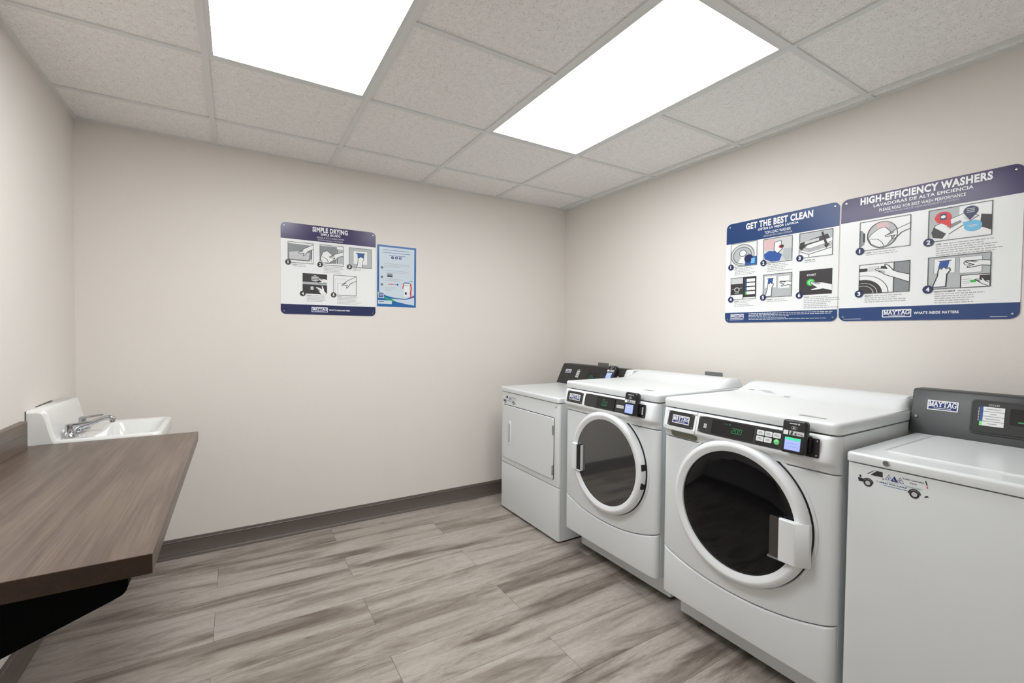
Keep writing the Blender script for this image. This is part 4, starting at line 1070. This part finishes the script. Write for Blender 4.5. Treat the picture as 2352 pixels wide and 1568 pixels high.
# small blue poster beside it
t = thing('wall_poster', 'small pale poster with a blue border beside the drying sign, back wall', 'poster', (-1.464, 0, 1.447))
O = Vector((-1.599, 0, 1.446)); PW, PH = 0.272, 0.418; fr = frame(O, (1, 0, 0), (0, 0, 1))
mb = MB(); slab(mb, 0, PW, 0, PH, 0, 0.0015, m_posterblue, R=0.001, fr=fr); pp = part('panel', mb, t)
cvp = lambda mb: Canvas(mb, O, (1, 0, 0), (0, 0, 1), 0.0017)
mb = MB(); c = cvp(mb); b = 0.013
c.poly([(b, .105), (.06, .075), (.12, .062), (.20, .058), (PW-b, .085), (PW-b, PH-b), (b, PH-b)], m_posterpaper, 0)
c.poly([(.0, .105), (.04, .072), (.09, .052), (.16, .045), (.10, .034), (.03, .060), (0, .085)], m_teal, 1)
c.poly([(.095, .055), (.20, .052), (PW-b, .070), (PW-b, .014), (.20, .022), (.13, .036)], m_posterpaper, 2)
part('artwork', mb, pp)
mb = MB(); c = cvp(mb)
for k, (a, bb_) in enumerate(((.04, .22), (.035, .23), (.08, .20))): c.rect(a, .385-.018*k, bb_, .388-.018*k, m_posterblue, 2)
for k, (a, bb_) in enumerate(((.045, .225), (.045, .23), (.045, .15))): c.rect(a, .292-.011*k, bb_, .2945-.011*k, m_texty, 2)
for k, (a, bb_) in enumerate(((.055, .225), (.055, .20), (.055, .17), (.055, .16), (.055, .14), (.055, .12), (.055, .11))): c.rect(a, (.245, .234, .188, .178, .128, .119, .110)[k], bb_-.02*(k > 3), (.247, .236, .190, .180, .130, .121, .112)[k], m_texty, 2)
c.rect(.068, .203, .105, .215, m_ink, 2); c.rect(.068, .220, .105, .226, m_ink, 2)
c.rect(.075, .151, .085, .157, m_red, 2); c.rect(.090, .151, .108, .157, m_red, 2); c.disc(.115, .154, .003, m_teal, 2); c.disc(.124, .154, .003, m_ink, 2); c.rect(.133, .148, .146, .160, m_cardblue, 2)
part('small_print', mb, pp)
for k, (u, v, r_) in enumerate(((.104, .337, .0095), (.131, .337, .0095), (.158, .337, .0095), (.032, .265, .008), (.032, .201, .008), (.032, .150, .008))):
    mb = MB(); c = cvp(mb); c.disc(u, v, r_, m_navy, 3); d = k % 3+1; c.text(str(d), u-r_*(.2 if d == 1 else .35), v-r_*.5, u+r_*(.12 if d == 1 else .35), v+r_*.5, m_signwhite, 4, .03); part('number_badge', mb, pp)
mb = MB(); c = cvp(mb); c.poly([(.185, .075), (.188, .17), (.222, .17), (.226, .075)], m_signwhite, 3); c.rect(.186, .166, .224, .172, m_posterblue, 4); c.rect(.188, .150, .221, .153, m_midgrey, 4); c.rect(.192, .088, .205, .105, m_navy, 4)
c.line([(.176, .130), (.182, .15), (.180, .165)], .006, m_red, 4); c.line([(.232, .165), (.238, .13), (.232, .10), (.236, .075), (.250, .070)], .008, m_red, 4); c.line([(.226, .182), (.246, .182)], .0025, m_ink, 4)
part('picture', mb, pp)
mb = MB(); c = cvp(mb); c.rect(.008, .058, .046, .098, m_signwhite, 3); c.rect(.011, .062, .043, .094, m_cardblue, 4); c.rect(.014, .082, .040, .085, m_signwhite, 5); c.rect(.018, .074, .036, .077, m_signwhite, 5)
c.rect(.006, .018, .100, .042, m_posterpaper, 3); c.rect(.012, .030, .045, .034, m_cardblue, 4); part('logo_block', mb, pp)

# GET THE BEST CLEAN
t, pn, cv = sign_base('wall_sign', 'blue-headed GET THE BEST CLEAN sign, left one of two adjoining signs, right wall', (0, -1.508, 1.347), (0, -1, 0), SW, SH, 0.446, 0.056, m_blue, m_blue)
lettering(pn, cv, [('GET THE BEST CLEAN', .115, .511, .457, .547, m_signwhite, .045), ('OBTEN LA MEJOR LAVADA', .183, .491, .390, .506, m_signwhite, .03),
                   ('TOP-LOAD WASHER', .220, .469, .354, .484, m_signwhite, .01), ('LAVADORA DE CARGA SUPERIOR', .212, .455, .361, .464, m_lightgrey, .0)])
mb = MB(); maytag_plate(cv(mb), .035, .022, .113, .048, 1); part('name_plate', mb, pn)
for bx, f, fr_ in (((.030, .313, .181, .443), d_tub, 1), ((.216, .313, .363, .440), d_clothes, 1), ((.398, .316, .546, .439), d_lid, 1), ((.034, .130, .180, .251), d_panels, 1), ((.219, .132, .365, .252), d_cardcoin, 1), ((.401, .132, .548, .253), d_start, 0)):
    picture(pn, cv, bx, f, frame_=bool(fr_))
for u, v, d in ((.032, .314, 1), (.218, .316, 2), (.401, .317, 3), (.035, .131, 4), (.220, .132, 5), (.403, .132, 6)): badge(pn, cv, u, v, d)
captions(pn, cv, [(.054, .306, 'ADD', 5, .12), (.238, .306, 'LOAD', 5, .14), (.424, .306, 'CLOSE LID', 2, .06), (.056, .122, 'SELECT', 4, .12), (.240, .122, 'INSERT', 2, .11), (.424, .124, 'PRESS', 7, .16)])
mb = MB(); c = cv(mb)
for k in range(5):
    x = .142
    while x < (.545, .55, .35, .33, .52)[k]:
        d = random.uniform(.008, .022); c.rect(x, (.046, .038, .031, .022, .015)[k], x+d, (.049, .041, .0335, .0245, .0175)[k], m_signwhite if x < .27 else m_lightgrey, 2); x += d+.003
c.rect(.030, .014, .112, .017, m_signwhite, 2)
part('small_print', mb, pn)
# HIGH-EFFICIENCY WASHERS
t, pn, cv = sign_base('wall_sign', 'HIGH-EFFICIENCY WASHERS sign with purple reflection painted into its navy header, right one of two adjoining signs, right wall', (0, -2.0865, 1.347), (0, -1, 0), SW+.004, SH, 0.452, 0.060, m_navyreflect, m_blue)
lettering(pn, cv, [('HIGH-EFFICIENCY WASHERS', .075, .521, .495, .553, m_signwhite, .045), ('LAVADORAS DE ALTA EFICIENCIA', .125, .501, .444, .5145, m_signwhite, .02),
                   ('PLEASE READ FOR BEST WASH PERFORMANCE', .146, .478, .423, .491, m_signwhite, .01), ('POR FAVOR, LEA PARA EL MEJOR RENDIMIENTO DE LAVADO', .166, .465, .404, .4735, m_lightgrey, .0),
                   ("WHAT'S INSIDE MATTERS", .276, .025, .414, .036, m_signwhite, .03)])
mb = MB(); maytag_plate(cv(mb), .168, .014, .268, .047, 1); part('name_plate', mb, pn)
for bx, f in (((.077, .314, .257, .442), d_drum), ((.315, .316, .497, .443), d_dispenser), ((.079, .122, .259, .251), d_select), ((.318, .124, .498, .252), d_pay)): picture(pn, cv, bx, f)
for u, v, d in ((.079, .314, 1), (.317, .315, 2), (.080, .122, 3), (.319, .124, 4)): badge(pn, cv, u, v, d)
captions(pn, cv, [(.101, .306, 'LOAD', 2, .13), (.340, .306, 'ADD', 6, .19), (.101, .114, 'SELECT', 4, .15), (.340, .116, 'MAKE PAYMENT', 6, .16)])
mb = MB(); c = cv(mb); c.rect(.020, .008, .090, .010, m_lightgrey, 1); c.rect(.500, .008, .545, .010, m_lightgrey, 1); part('small_print', mb, pn)
